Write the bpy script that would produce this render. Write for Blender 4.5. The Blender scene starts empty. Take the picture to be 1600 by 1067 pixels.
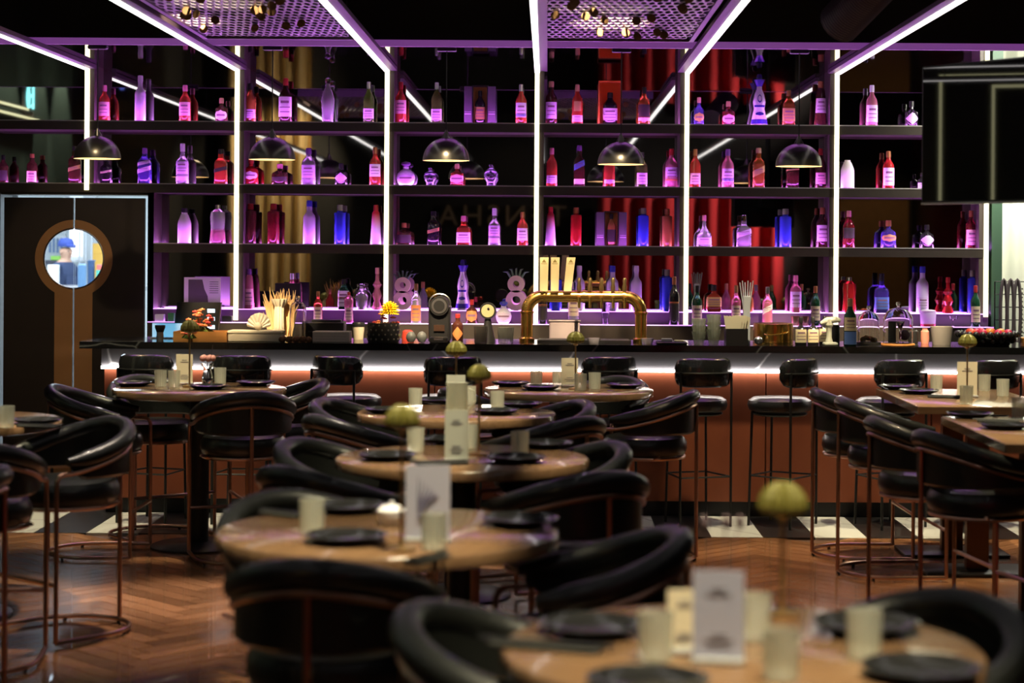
import bpy, math, random
from mathutils import Vector, Matrix
random.seed(7)
PI = math.pi
S = bpy.context.scene
COL = S.collection
F, CX, CY, CH, ROLL = 3000.0, 855.0, 387.0, 1.75, 0.0066

# ------------------------------------------------------------------ camera, world, exposure
cam_d = bpy.data.cameras.new('camera'); cam = bpy.data.objects.new('camera', cam_d); COL.objects.link(cam)
cam_d.sensor_width = 36; cam_d.lens = F/1600*36
cam_d.shift_x = -(CX-800)/1600; cam_d.shift_y = -(533.5-CY)/1600
cam.matrix_world = Matrix.Translation((0, 0, CH)) @ Matrix.Rotation(PI/2, 4, 'X') @ Matrix.Rotation(ROLL, 4, 'Z')
cam_d.clip_end = 200
cam_d.dof.use_dof = True; cam_d.dof.focus_distance = 13.6; cam_d.dof.aperture_fstop = 2.2
S.camera = cam
W = bpy.data.worlds.new('world'); S.world = W; W.use_nodes = True
W.node_tree.nodes['Background'].inputs[0].default_value = (.9, .85, 1, 1)
W.node_tree.nodes['Background'].inputs[1].default_value = 0.004
S.view_settings.view_transform = 'Standard'; S.view_settings.look = 'None'
S.view_settings.exposure = 0.0; S.view_settings.gamma = 1.0; S.view_settings.use_curve_mapping = False
S.cycles.use_denoising = True
S.cycles.max_bounces = 10; S.cycles.transmission_bounces = 8; S.cycles.glossy_bounces = 6; S.cycles.diffuse_bounces = 3
S.cycles.caustics_reflective = False; S.cycles.caustics_refractive = False
S.cycles.sample_clamp_indirect = 4.0

def spot(loc, to, power, col, size=60, blend=.6, rad=.05):
    l = bpy.data.lights.new('spot_lamp', 'SPOT'); l.energy = power; l.color = col; l.spot_size = math.radians(size); l.spot_blend = blend; l.shadow_soft_size = rad
    o = bpy.data.objects.new('spot_lamp', l); COL.objects.link(o); o.location = loc
    o.rotation_euler = (Vector(to)-Vector(loc)).to_track_quat('-Z', 'Y').to_euler(); return o
def area(loc, to, power, col, sx, sy):
    l = bpy.data.lights.new('area_lamp', 'AREA'); l.energy = power; l.color = col; l.shape = 'RECTANGLE'; l.size = sx; l.size_y = sy
    o = bpy.data.objects.new('area_lamp', l); COL.objects.link(o); o.location = loc
    o.rotation_euler = (Vector(to)-Vector(loc)).to_track_quat('-Z', 'Y').to_euler(); return o
WARM = (1, .76, .46); SOFT = (1, .88, .56); PURP = (.68, .13, 1.0)
# ceiling spots over the tables
TABLES = {'A': (.41, 4.0), 'B': (-.46, 5.62), 'C': (-.33, 7.59), 'D': (-.45, 9.65), 'E': (.13, 11.3), 'F': (-2.015, 11.17), 'G': (-2.80, 9.06)}
for k, (x, y) in TABLES.items():
    spot((x+.35, y-.9, 4.6), (x-.05, y, .9), 1500, SOFT, 22, .6)
spot((2.4, 10.0, 4.6), (2.4, 10.7, .9), 1400, SOFT, 26, .7)
spot((2.4, 8.1, 4.6), (2.4, 8.8, .9), 1400, SOFT, 26, .7)
# floor and bar spots
spot((-1.5, 9.2, 4.6), (-1.75, 9.0, 0), 800, (1, .85, .68), 34, .8)
spot((1.2, 9.6, 4.6), (1.15, 9.9, 0), 700, WARM, 40, .8)
spot((-2.2, 10.6, 3.9), (-2.1, 13.3, 1.2), 3200, WARM, 22, .5)
spot((-.6, 10.6, 3.9), (-.7, 13.3, 1.2), 2400, WARM, 24, .5)
spot((.4, 10.6, 3.9), (.3, 13.3, 1.25), 2400, WARM, 24, .5)
spot((2.2, 10.6, 3.9), (2.1, 13.3, 1.2), 2400, WARM, 26, .5)
spot((1.2, 11.5, 4.6), (1.25, 12.0, 0), 900, SOFT, 34, .7)
spot((2.9, 11.5, 4.6), (2.75, 12.0, 0), 900, SOFT, 34, .7)
spot((-2.75, 11.5, 4.6), (-2.7, 12.0, 0), 900, SOFT, 30, .7)
spot((-2.9, 10.6, 3.9), (-3.5, 14.4, 1.35), 150, WARM, 26, .7)  # added spot that brightens the door and its inlay
spot((-1.9, 9.0, 4.6), (-1.75, 9.5, 0), 1100, (1, .93, .86), 17, .8)
spot((3.1, 8.6, 4.6), (3.0, 9.0, 0), 900, (1, .93, .86), 20, .8)
# room behind the camera, seen in the bar mirrors
spot((5.6, -2.2, 4.7), (2.2, -3, 4.3), 500, (1, .8, .7), 70, .8)
spot((5.4, -1.6, 2.4), (2.0, -3, 1.5), 700, (1, .8, .7), 70, .8)
spot((-3.0, -1.6, 4.6), (-4.9, -3, 2.4), 900, (1, .8, .5), 62, .6)
spot((-5.9, -2.0, 3.5), (-4.6, -3, 2.0), 60, (1, .8, .5), 60, .6)
spot((5.6, -.6, 4.4), (5.4, -3, 1.2), 120, (1, .7, .35), 60, .8)
area((3.6, 13.9, 3.0), (3.75, 14.5, 1.6), 60, (1, 1, .82), .5, .2)
# kitchen
area((-6.0, 22, 3.3), (-6.0, 22, 0), 1000, (.78, .9, 1), 5, 12)
area((-3.6, 15.5, 2.9), (-3.6, 15.4, 0), 90, (.7, .87, 1), 1.2, .6)

# ------------------------------------------------------------------ helpers
def P(px, py, d):
    dx, dy = px-CX, py-CY
    return Vector(((dx+ROLL*dy)*d/F, d, CH-(dy-ROLL*dx)*d/F))
def PT(px, py, z):
    dx, dy = px-CX, py-CY
    d = (CH-z)*F/(dy-ROLL*dx)
    return Vector(((dx+ROLL*dy)*d/F, d, z))
def PX(px, d): return (px-CX)*d/F

_M = {}
def mat(name, col, rough=.5, metal=0, trans=0, emit=None, es=0, coat=0, spec=.5, noise=0, nscale=8, bump=0, bscale=60, ior=1.45, sheen=0, subs=0):
    if name in _M: return _M[name]
    m = bpy.data.materials.new(name); m.use_nodes = True; nt = m.node_tree; b = nt.nodes['Principled BSDF']
    c = (*col, 1)
    b.inputs['Base Color'].default_value = c; b.inputs['Roughness'].default_value = rough; b.inputs['Metallic'].default_value = metal
    b.inputs['Transmission Weight'].default_value = trans; b.inputs['IOR'].default_value = ior
    b.inputs['Coat Weight'].default_value = coat; b.inputs['Specular IOR Level'].default_value = spec
    b.inputs['Sheen Weight'].default_value = sheen
    if emit: b.inputs['Emission Color'].default_value = (*emit, 1); b.inputs['Emission Strength'].default_value = es
    if noise or bump:
        tc = nt.nodes.new('ShaderNodeTexCoord')
    if noise:
        n = nt.nodes.new('ShaderNodeTexNoise'); n.inputs['Scale'].default_value = nscale; n.inputs['Detail'].default_value = 4
        mx = nt.nodes.new('ShaderNodeMix'); mx.data_type = 'RGBA'
        mx.inputs['A'].default_value = (*[v*(1-noise) for v in col], 1); mx.inputs['B'].default_value = (*[min(1, v*(1+noise)) for v in col], 1)
        nt.links.new(tc.outputs['Object'], n.inputs['Vector']); nt.links.new(n.outputs['Fac'], mx.inputs['Factor']); nt.links.new(mx.outputs['Result'], b.inputs['Base Color'])
    if bump:
        n2 = nt.nodes.new('ShaderNodeTexNoise'); n2.inputs['Scale'].default_value = bscale
        bp = nt.nodes.new('ShaderNodeBump'); bp.inputs['Strength'].default_value = bump; bp.inputs['Distance'].default_value = .01
        nt.links.new(tc.outputs['Object'], n2.inputs['Vector']); nt.links.new(n2.outputs['Fac'], bp.inputs['Height']); nt.links.new(bp.outputs['Normal'], b.inputs['Normal'])
    _M[name] = m; return m
def wood(name, c1, c2, rough=.4, scale=(2, 30, 30), coat=0, vary=(.9, 1.1)):
    if name in _M: return _M[name]
    m = mat(name, c1, rough, coat=coat); nt = m.node_tree; b = nt.nodes['Principled BSDF']
    tc = nt.nodes.new('ShaderNodeTexCoord'); mp = nt.nodes.new('ShaderNodeMapping'); mp.inputs['Scale'].default_value = scale
    n = nt.nodes.new('ShaderNodeTexNoise'); n.inputs['Scale'].default_value = 1; n.inputs['Detail'].default_value = 6; n.inputs['Distortion'].default_value = .6
    oi = nt.nodes.new('ShaderNodeObjectInfo')
    ad = nt.nodes.new('ShaderNodeVectorMath'); ad.operation = 'ADD'
    cr = nt.nodes.new('ShaderNodeValToRGB'); cr.color_ramp.elements[0].color = (*c1, 1); cr.color_ramp.elements[1].color = (*c2, 1)
    cr.color_ramp.elements[0].position = .3; cr.color_ramp.elements[1].position = .7
    hv = nt.nodes.new('ShaderNodeHueSaturation'); mr = nt.nodes.new('ShaderNodeMapRange'); mr.inputs['To Min'].default_value = vary[0]; mr.inputs['To Max'].default_value = vary[1]
    nt.links.new(tc.outputs['Object'], mp.inputs['Vector']); nt.links.new(mp.outputs[0], ad.inputs[0]); nt.links.new(oi.outputs['Location'], ad.inputs[1])
    nt.links.new(ad.outputs[0], n.inputs['Vector']); nt.links.new(n.outputs['Fac'], cr.inputs[0]); ge = nt.nodes.new('ShaderNodeNewGeometry'); sm = nt.nodes.new('ShaderNodeMath'); sm.operation = 'ADD'; fm_ = nt.nodes.new('ShaderNodeMath'); fm_.operation = 'FRACT'
    nt.links.new(oi.outputs['Random'], sm.inputs[0]); nt.links.new(ge.outputs['Random Per Island'], sm.inputs[1]); nt.links.new(sm.outputs[0], fm_.inputs[0]); nt.links.new(fm_.outputs[0], mr.inputs['Value'])
    nt.links.new(mr.outputs[0], hv.inputs['Value']); nt.links.new(cr.outputs[0], hv.inputs['Color']); nt.links.new(hv.outputs[0], b.inputs['Base Color'])
    return m
def marble(name, base, vein, rough=.2, vscale=1.2, thick=.012):
    m = mat(name, base, rough); nt = m.node_tree; b = nt.nodes['Principled BSDF']
    tc = nt.nodes.new('ShaderNodeTexCoord'); n = nt.nodes.new('ShaderNodeTexNoise'); n.inputs['Scale'].default_value = 2.5; n.inputs['Detail'].default_value = 6
    mx = nt.nodes.new('ShaderNodeMix'); mx.data_type = 'VECTOR'; mx.inputs['Factor'].default_value = .10
    v = nt.nodes.new('ShaderNodeTexVoronoi'); v.feature = 'DISTANCE_TO_EDGE'; v.inputs['Scale'].default_value = vscale
    cr = nt.nodes.new('ShaderNodeValToRGB'); cr.color_ramp.elements[0].color = (*vein, 1); cr.color_ramp.elements[1].color = (*base, 1)
    cr.color_ramp.elements[0].position = 0; cr.color_ramp.elements[1].position = thick
    nt.links.new(tc.outputs['Object'], n.inputs['Vector']); nt.links.new(tc.outputs['Object'], mx.inputs['A']); nt.links.new(n.outputs['Color'], mx.inputs['B'])
    nt.links.new(mx.outputs['Result'], v.inputs['Vector']); nt.links.new(v.outputs['Distance'], cr.inputs[0]); nt.links.new(cr.outputs[0], b.inputs['Base Color'])
    return m
def gradient(name, c0, c1, z0, z1, **kw):
    if name in _M: return _M[name]
    m = mat(name, c0, **kw); nt = m.node_tree; b = nt.nodes['Principled BSDF']
    tc = nt.nodes.new('ShaderNodeTexCoord'); sp = nt.nodes.new('ShaderNodeSeparateXYZ'); mr = nt.nodes.new('ShaderNodeMapRange')
    mr.inputs['From Min'].default_value = z0; mr.inputs['From Max'].default_value = z1
    mx = nt.nodes.new('ShaderNodeMix'); mx.data_type = 'RGBA'; mx.inputs['A'].default_value = (*c0, 1); mx.inputs['B'].default_value = (*c1, 1)
    nt.links.new(tc.outputs['Object'], sp.inputs[0]); nt.links.new(sp.outputs['Z'], mr.inputs['Value']); nt.links.new(mr.outputs[0], mx.inputs['Factor']); nt.links.new(mx.outputs['Result'], b.inputs['Base Color'])
    return m
def glow(name, col, s): return mat(name, (.8, .8, .8), .5, emit=col, es=s)

class MB:
    def __init__(s): s.v = []; s.f = []
    def box(s, cx, cy, cz, sx, sy, sz, rz=0):
        n = len(s.v); c, sn = math.cos(rz), math.sin(rz)
        for z in (-1, 1):
            for x, y in ((-1, -1), (1, -1), (1, 1), (-1, 1)):
                a, b = x*sx/2, y*sy/2; s.v.append((cx+a*c-b*sn, cy+a*sn+b*c, cz+z*sz/2))
        for q in ((0, 3, 2, 1), (4, 5, 6, 7), (0, 1, 5, 4), (1, 2, 6, 5), (2, 3, 7, 6), (3, 0, 4, 7)): s.f.append(tuple(n+i for i in q))
        return s
    def bbox(s, x0, x1, y0, y1, z0, z1): return s.box((x0+x1)/2, (y0+y1)/2, (z0+z1)/2, x1-x0, y1-y0, z1-z0)
    def rbox(s, cx, cy, cz, sx, sy, sz, r=.01, seg=3):
        # rounded in plan and softened top and bottom
        out = []
        for i, (ax, ay) in enumerate(((1, -1), (1, 1), (-1, 1), (-1, -1))):
            for k in range(seg+1):
                a = -PI/2+i*PI/2+k*PI/2/seg; out.append((ax*(sx/2-r)+r*math.cos(a), ay*(sy/2-r)+r*math.sin(a)))
        q = min(r*.6, sz*.3); n = len(s.v); N = len(out)
        for dz, ins in ((-sz/2, q), (-sz/2+q, 0), (sz/2-q, 0), (sz/2, q)):
            for x, y in out:
                s.v.append((cx+x*(1-2*ins/sx), cy+y*(1-2*ins/sy), cz+dz))
        for j in range(3):
            for i in range(N): s.f.append((n+j*N+i, n+j*N+(i+1) % N, n+(j+1)*N+(i+1) % N, n+(j+1)*N+i))
        s.f.append(tuple(n+i for i in reversed(range(N)))); s.f.append(tuple(n+3*N+i for i in range(N))); return s
    def lathe(s, prof, cx=0, cy=0, cz=0, seg=20, sq=2, dy=1, rib=0):
        n0 = len(s.v); rings = []
        for r, z in prof:
            if r <= 1e-6: rings.append([len(s.v)]); s.v.append((cx, cy, cz+z)); continue
            ring = []
            for i in range(seg):
                a = 2*PI*(i+.5)/seg; c, sn = math.cos(a), math.sin(a)
                k = 1 if sq == 2 else (abs(c)**sq+abs(sn)**sq)**(-1/sq)
                k *= (1-rib*(i % 2))
                ring.append(len(s.v)); s.v.append((cx+r*k*c, cy+r*k*sn*dy, cz+z))
            rings.append(ring)
        for a, b in zip(rings, rings[1:]):
            if len(a) == 1 and len(b) == 1: continue
            for i in range(seg):
                j = (i+1) % seg
                if len(a) == 1: s.f.append((a[0], b[j], b[i]))
                elif len(b) == 1: s.f.append((a[i], a[j], b[0]))
                else: s.f.append((a[i], a[j], b[j], b[i]))
        return s
    def tube(s, pts, r, seg=8, closed=False, flat=1.0):
        pts = [Vector(p) for p in pts]; N = len(pts); rs = r if isinstance(r, (list, tuple)) else [r]*N
        t0 = None; rings = []; up = None
        for i, p in enumerate(pts):
            if closed: t = pts[(i+1) % N]-pts[i-1]
            else: t = pts[min(i+1, N-1)]-pts[max(i-1, 0)]
            t.normalize()
            if up is None:
                up = Vector((0, 0, 1)) if abs(t.z) < .9 else Vector((1, 0, 0))
            up = (up-t*up.dot(t)).normalized(); sd = t.cross(up)
            ring = []
            for k in range(seg):
                a = 2*PI*k/seg; ring.append(len(s.v)); s.v.append(tuple(p+(sd*math.cos(a)*flat+up*math.sin(a))*rs[i]))
            rings.append(ring)
        M = N if closed else N-1
        for i in range(M):
            a, b = rings[i], rings[(i+1) % N]
            for k in range(seg): s.f.append((a[k], a[(k+1) % seg], b[(k+1) % seg], b[k]))
        if not closed: s.f.append(tuple(reversed(rings[0]))); s.f.append(tuple(rings[-1]))
        return s
    def prism(s, poly, y0, y1):     # polygon in x,z extruded along y
        n = len(s.v); N = len(poly)
        for y in (y0, y1):
            for x, z in poly: s.v.append((x, y, z))
        s.f.append(tuple(n+i for i in range(N))); s.f.append(tuple(n+N+i for i in reversed(range(N))))
        for i in range(N): s.f.append((n+(i+1) % N, n+i, n+N+i, n+N+(i+1) % N))
        return s
    def zprism(s, poly, z0, z1):
        n = len(s.v); N = len(poly)
        for z in (z0, z1):
            for x, y in poly: s.v.append((x, y, z))
        s.f.append(tuple(n+i for i in reversed(range(N)))); s.f.append(tuple(n+N+i for i in range(N)))
        for i in range(N): s.f.append((n+i, n+(i+1) % N, n+N+(i+1) % N, n+N+i))
        return s
    def ball(s, c, r, seg=12, rings=8, sz=1):
        pr = [(0, -r*sz)]+[(r*math.sin(PI*i/rings), -r*sz*math.cos(PI*i/rings)) for i in range(1, rings)]+[(0, r*sz)]
        return s.lathe(pr, c[0], c[1], c[2], seg)
    def mesh(s, name, m, ang=40):
        me = bpy.data.meshes.new(name); me.from_pydata(s.v, [], s.f); me.update()
        me.polygons.foreach_set('use_smooth', [True]*len(me.polygons)); me.set_sharp_from_angle(angle=math.radians(ang))
        me.materials.append(m); return me
    def build(s, name, m, parent=None, loc=None, rz=0, ang=40):
        o = bpy.data.objects.new(name, s.mesh(name, m, ang)); COL.objects.link(o)
        if parent is not None: o.parent = parent
        if loc is not None: o.location = loc
        if rz: o.rotation_euler[2] = rz
        return o
def link(name, me, parent=None, loc=None, rz=0):
    o = bpy.data.objects.new(name, me); COL.objects.link(o)
    if parent is not None: o.parent = parent
    if loc is not None: o.location = loc
    if rz: o.rotation_euler[2] = rz
    return o
def tag(o, label, cat, group=None):
    o['label'] = label; o['category'] = cat
    if group: o['group'] = group
    return o
def thing(name, label, cat, loc=(0, 0, 0), rz=0, group=None):
    o = bpy.data.objects.new(name, None); COL.objects.link(o); o.empty_display_size = .05
    o.location = loc; o.rotation_euler[2] = rz; return tag(o, label, cat, group)
def struct(o): o['kind'] = 'structure'; return o
def dup(root, loc, rz, label, group=None):
    r = root.copy(); COL.objects.link(r); r.location = loc; r.rotation_euler = (0, 0, rz); r['label'] = label
    if group: r['group'] = group
    for ch in list(root.children):
        c = ch.copy(); COL.objects.link(c); c.parent = r
        for g in list(ch.children):
            d = g.copy(); COL.objects.link(d); d.parent = c
    return r
ORD = 'first second third fourth fifth sixth seventh eighth ninth tenth eleventh twelfth thirteenth fourteenth fifteenth sixteenth seventeenth eighteenth nineteenth twentieth twenty-first twenty-second twenty-third twenty-fourth twenty-fifth twenty-sixth twenty-seventh twenty-eighth twenty-ninth thirtieth thirty-first thirty-second thirty-third'.split()

# ------------------------------------------------------------------ materials
BLACKM = mat('black_paint', (.012, .011, .012), .6)
CEILM = mat('black_ceiling', (.008, .008, .008), .9)
SHELFM = mat('dark_bronze_board', (.045, .034, .028), .45, noise=.15, nscale=20)
DIVM = mat('bronze_side_panel', (.09, .068, .062), .45)
MIRROR = mat('smoked_mirror', (.36, .36, .35), .02, 1)
SOFM = mat('black_gloss_soffit', (.30, .29, .31), .04, 1)
LEDW = glow('warm_white_led', (1, .95, .52), 2.1)
LEDC = glow('neutral_white_led', (1, .95, .93), 3)
LEDB = glow('bar_white_led', (1, .93, .86), 22)
LEDP = glow('violet_led', PURP, 42)
LEDS = glow('violet_step_strip', (.72, .2, 1), 8)
LEDU = glow('violet_glass_strip', (.74, .26, 1), 26)
LEDP2 = glow('violet_edge_led', (.66, .28, 1), 1.6)
LEATHER = mat('black_leather', (.012, .013, .012), .36, bump=.15, bscale=90, coat=.25)
SEATL = mat('black_seat_leather', (.02, .02, .021), .32, spec=.8)
LEATHER2 = mat('black_gloss_leather', (.016, .016, .017), .2, bump=.06, bscale=40, coat=.5)
COPPER = mat('brushed_copper', (.52, .30, .215), .3, 1, noise=.1, nscale=30)
BRASS = mat('polished_brass', (.90, .56, .14), .24, 1)
GOLD = mat('gold_metal', (.8, .56, .22), .3, 1)
STEEL = mat('steel', (.6, .6, .62), .3, 1)
IRON = mat('black_iron', (.02, .02, .02), .4, .3)
TABLEW = wood('walnut_table_top', (.16, .088, .046), (.22, .125, .066), .2, (3, 40, 40), coat=.5)
PLANK = wood('oak_plank', (.17, .07, .030), (.26, .12, .055), .24, (3, 38, 38), coat=.3, vary=(.6, 1.4))
BROWN = wood('red_brown_panel', (.17, .040, .015), (.20, .050, .019), .5, (6, 6, 2))
CTOP = marble('black_marble', (.008, .008, .009), (.12, .12, .12), .1, .9, .005)
MARBLE = marble('grey_veined_marble', (.17, .165, .18), (.7, .7, .72), .3, .8, .006)
TILEW = marble('white_marble_tile', (.62, .6, .56), (.42, .4, .38), .25, 2, .03)
TILEB = marble('black_marble_tile', (.012, .011, .012), (.03, .03, .03), .3, 2, .03)
GLASS = mat('clear_glass', (.96, .97, .97), .02, trans=1)
FROSTG = mat('ribbed_frosted_glass', (.66, .66, .6), .15)
_nt = FROSTG.node_tree; _tr = _nt.nodes.new('ShaderNodeBsdfTransparent'); _tr.inputs[0].default_value = (.93, .94, .9, 1); _mx = _nt.nodes.new('ShaderNodeMixShader'); _mx.inputs[0].default_value = .36
_nt.links.new(_tr.outputs[0], _mx.inputs[1]); _nt.links.new(_nt.nodes['Principled BSDF'].outputs[0], _mx.inputs[2]); _nt.links.new(_mx.outputs[0], _nt.nodes['Material Output'].inputs[0])
PLATE = mat('black_stoneware', (.014, .014, .015), .22, coat=.3, bump=.1, bscale=30)
WHITE = mat('white_card', (.72, .73, .78), .6)
CREAM = mat('cream_card', (.78, .68, .5), .6)
INK = mat('dark_ink', (.06, .06, .08), .7)
BLACKP = mat('black_plastic', (.015, .015, .016), .35)
WALLB = mat('dark_wall_paint', (.014, .013, .013), .7, noise=.2)

# ------------------------------------------------------------------ structure
D_SH, D_MI, D_SOF, Z_SOF = 14.42, 14.72, 12.95, 3.10
CEIL = 4.8
floor = struct(MB().bbox(-6.2, 6.2, -3.2, 14.9, -.06, -.012).build('floor', mat('floor_screed', (.10, .045, .022), .5)))
struct(MB().bbox(-6.2, 6.2, -3.2, 14.9, CEIL, CEIL+.1).build('ceiling', CEILM))
struct(MB().bbox(-6.3, -6.2, 4.4, 14.9, -.06, CEIL).build('wall_left', mat('green_grey_plaster', (.10, .115, .09), .7, noise=.15)))
struct(MB().bbox(-6.3, -6.2, -3.2, 4.4, -.06, CEIL).build('wall_left_rear', WALLB))
struct(MB().bbox(6.2, 6.3, -3.2, 15, -.06, CEIL).build('wall_right', WALLB))
struct(MB().bbox(-6.3, 6.3, -3.3, -3.2, -.06, CEIL).build('wall_rear', WALLB))
# black fascia and mirror-black soffit over the bar aisle
struct(MB().bbox(-6.2, 6.2, D_SOF, D_SOF+.05, Z_SOF+.045, CEIL).build('wall_fascia', CEILM))
struct(MB().bbox(-6.2, 6.2, D_SOF+.02, 14.9, Z_SOF, Z_SOF+.04).build('ceiling_soffit', SOFM))
struct(MB().bbox(-6.2, 6.2, D_SOF-.01, D_SOF+.02, Z_SOF, Z_SOF+.045).build('trim_1', mat('trim_painted_violet_glow', (.4, .3, .44), .5, emit=(.62, .16, .85), es=.22)))  # violet light falling on the trim, put in as tint and faint emission
# back wall with the doorway
DX0, DX1 = PX(2, 14.45), PX(232, 14.45)
DZ = P(116, 304.5, 14.45).z
wb = MB().bbox(DX1, 6.2, 14.74, 14.9, -.06, CEIL).bbox(DX0, DX1, 14.74, 14.9, DZ+.01, CEIL).bbox(-6.2, DX0, 14.74, 14.9, -.06, CEIL)
struct(wb.build('wall_back', WALLB))
fr = MB().bbox(DX0-.10, DX0, 14.42, 14.74, 0, DZ+.05).bbox(DX1, DX1+.045, 14.42, 14.74, 0, DZ+.02).bbox(DX0, DX1, 14.44, 14.74, DZ, DZ+.03)
struct(fr.build('trim_2', SHELFM))

# double door with keyhole inlay
def arc(cx, cz, r, a0, a1, n=20): return [(cx+r*math.cos(math.radians(a0+(a1-a0)*i/n)), cz+r*math.sin(math.radians(a0+(a1-a0)*i/n))) for i in range(n+1)]
WC = P(116.5, 404, 14.45); RW = 47*14.45/F; RO = 60.5*14.45/F; SW = 29.5*14.45/F
DOORM = mat('dark_brown_door', (.020, .013, .010), .45, noise=.2)
INLAY = mat('bronze_inlay', (.34, .17, .065), .45, noise=.15, nscale=5)
GLASSD = mat('door_glass', (.95, .97, 1), .02, trans=1, ior=1.01)
door = struct(bpy.data.objects.new('door_1', None)); COL.objects.link(door); door.location = (WC.x, 14.45, 0)
zb, zt = .015, DZ-.022
a_st = math.degrees(math.asin(SW/RO))
for s in (-1, 1):
    g = .006; wx = (DX1-WC.x-.026) if s > 0 else (WC.x-DX0-.026)
    half = arc(0, WC.z, RW, 90, -90, 24)
    poly = [(g, zt), (wx, zt), (wx, zb), (g, zb)]+[(max(x, g), z) for x, z in reversed(half)]
    poly = [(s*x, z) for x, z in poly]
    if s > 0: poly = poly[::-1]
    MB().prism(poly, -.02, .02).build('door_leaf', DOORM, door)
    ring = [(max(x, g), z) for x, z in arc(0, WC.z, RW+.004, 90, -90, 24)]+[(g, zb), (SW, zb)]+arc(0, WC.z, RO, -90+a_st, 90, 26)
    ring = [(s*max(x, g), z) for x, z in ring]
    if s > 0: ring = ring[::-1]
    MB().prism(ring, -.026, -.0205).build('keyhole_inlay', INLAY, door)
    pane = [(s*max(x, g), z) for x, z in half]
    if s < 0: pane = pane[::-1]
    MB().prism(pane[::-1], -.003, .003).build('window_pane', GLASSD, door)
    MB().tube([(s*max(x, g), -.021, z) for x, z in arc(0, WC.z, RW-.003, 90, -90, 24)], .006, 6).build('window_rim', STEEL, door)

# ------------------------------------------------------------------ floor finishes
TW = .316
for k in range(-20, 17):
    x0 = 1.006+TW*k
    for j in range(1):
        o = MB().box(x0+TW/2, 12.15, -.004, TW-.004, 1.016, .014).build('tile', TILEW if k % 2 == 0 else TILEB, floor)
l, w = .60, .10
pm = MB().box(0, 0, -.006, l-.005, w-.005, .012).mesh('plank', PLANK)
lo = MB(); c45 = math.cos(PI/4); allp = []
for i in range(-190, 190):
    for j in range(-26, 26):
        for vert in (0, 1):
            x, y = i*w+j*l, i*w-j*l
            cx, cy = (x+l/2, y+w/2) if not vert else (x+w/2, y+w+l/2)
            X, Y = (cx-cy)*c45, (cx+cy)*c45+4
            if not (-6.2 < X < 6.2 and -3 < Y < 11.64): continue
            seen = 7.6 < Y < 11.64 and -(Y*.285+.2) < X < (Y*.25+.2) and not (-1.25+(11.6-Y)*.1 < X < .35)
            allp.append((not seen, abs(Y-10.2)+abs(abs(X)-1.5)*.3, X, Y, vert))
allp.sort()
for n, (us, _, X, Y, vert) in enumerate(allp):
    rz = PI/4+(PI/2 if vert else 0)
    if n < 300: link('plank', pm, floor, (X, Y, 0), rz)
    else: lo.box(X, Y, -.006, l-.005, w-.005, .012, rz)
o = lo.build('plank_field', PLANK, floor); o['kind'] = 'stuff'

# ------------------------------------------------------------------ back bar shelving
Z1, Z2, Z3, ZU, ZL = 2.678, 2.207, 1.760, 1.270, 1.178
TH = .064
sh = thing('back_bar_shelving', 'tall dark shelving with smoked mirrors and light columns behind the bar', 'shelving', (0, D_SH, 0))
def ly(y): return y-D_SH
VX = [-3.461+1.126*i for i in range(7)]
XR = VX[6]+.02
XL3 = PX(240, D_SH)
for z, x0, x1 in ((Z1, -4.25, XR), (Z2, -4.25, XR), (Z3, XL3, XR)):
    b = MB().bbox(x0, x1, 0, ly(D_MI), z-TH, z).build('shelf', SHELFM, sh)
    MB().bbox(x0, x1, -.003, .004, z, z+.008).build('shelf_lip', mat('grey_lip', (.45, .42, .42), .4), b)
    MB().bbox(x0, x1, .016, .03, z+.0005, z+.005).build('violet_strip', LEDP, b)
    MB().bbox(x0, x1, .11, .18, z+.0002, z+.0015).build('violet_strip', LEDU, b)
# stepped display plinth
MB().bbox(XL3, XR, 0, ly(D_MI), .9, ZU).build('upper_step', mat('lilac_step', (.10, .055, .11), .7), sh)
MB().bbox(XL3, XR, ly(14.22), -.001, .9, ZL).build('lower_step', SHELFM, sh)
MB().bbox(XL3, XR, -.004, .012, ZU, ZU+.006).build('violet_strip', LEDP2, sh)
MB().bbox(XL3, XR, ly(14.216), ly(14.232), ZL, ZL+.006).build('violet_strip', LEDP2, sh)
MB().bbox(XL3, XR, .11, .18, ZU+.0002, ZU+.0015).build('violet_strip', LEDU, sh)
MB().bbox(XL3, XR, -.135, -.07, ZL+.0002, ZL+.0015).build('violet_strip', LEDS, sh)
for i, x in enumerate(VX):
    zb = Z2-TH-.02 if i == 0 else ZL
    zl = [P(135, 297, D_SH).z, P(368, 500, D_SH).z, P(603, 512, D_SH).z, P(836, 520, D_SH).z, P(1070, 526, D_SH).z, P(1306, 512, D_SH).z, P(1541, 495, D_SH).z][i]
    d = MB().bbox(x+.014, x+.052, .004, ly(D_MI), max(zb, zl) if i == 0 else ZU, Z_SOF) if x < 0 else MB().bbox(x-.052, x-.014, .004, ly(D_MI), ZU, Z_SOF)
    d = d.build('divider', DIVM, sh)
    MB().bbox(x-.017, x+.017, -.012, .003, max(zl, 1.1), Z_SOF-.003).build('light_strip', LEDW, d)
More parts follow.
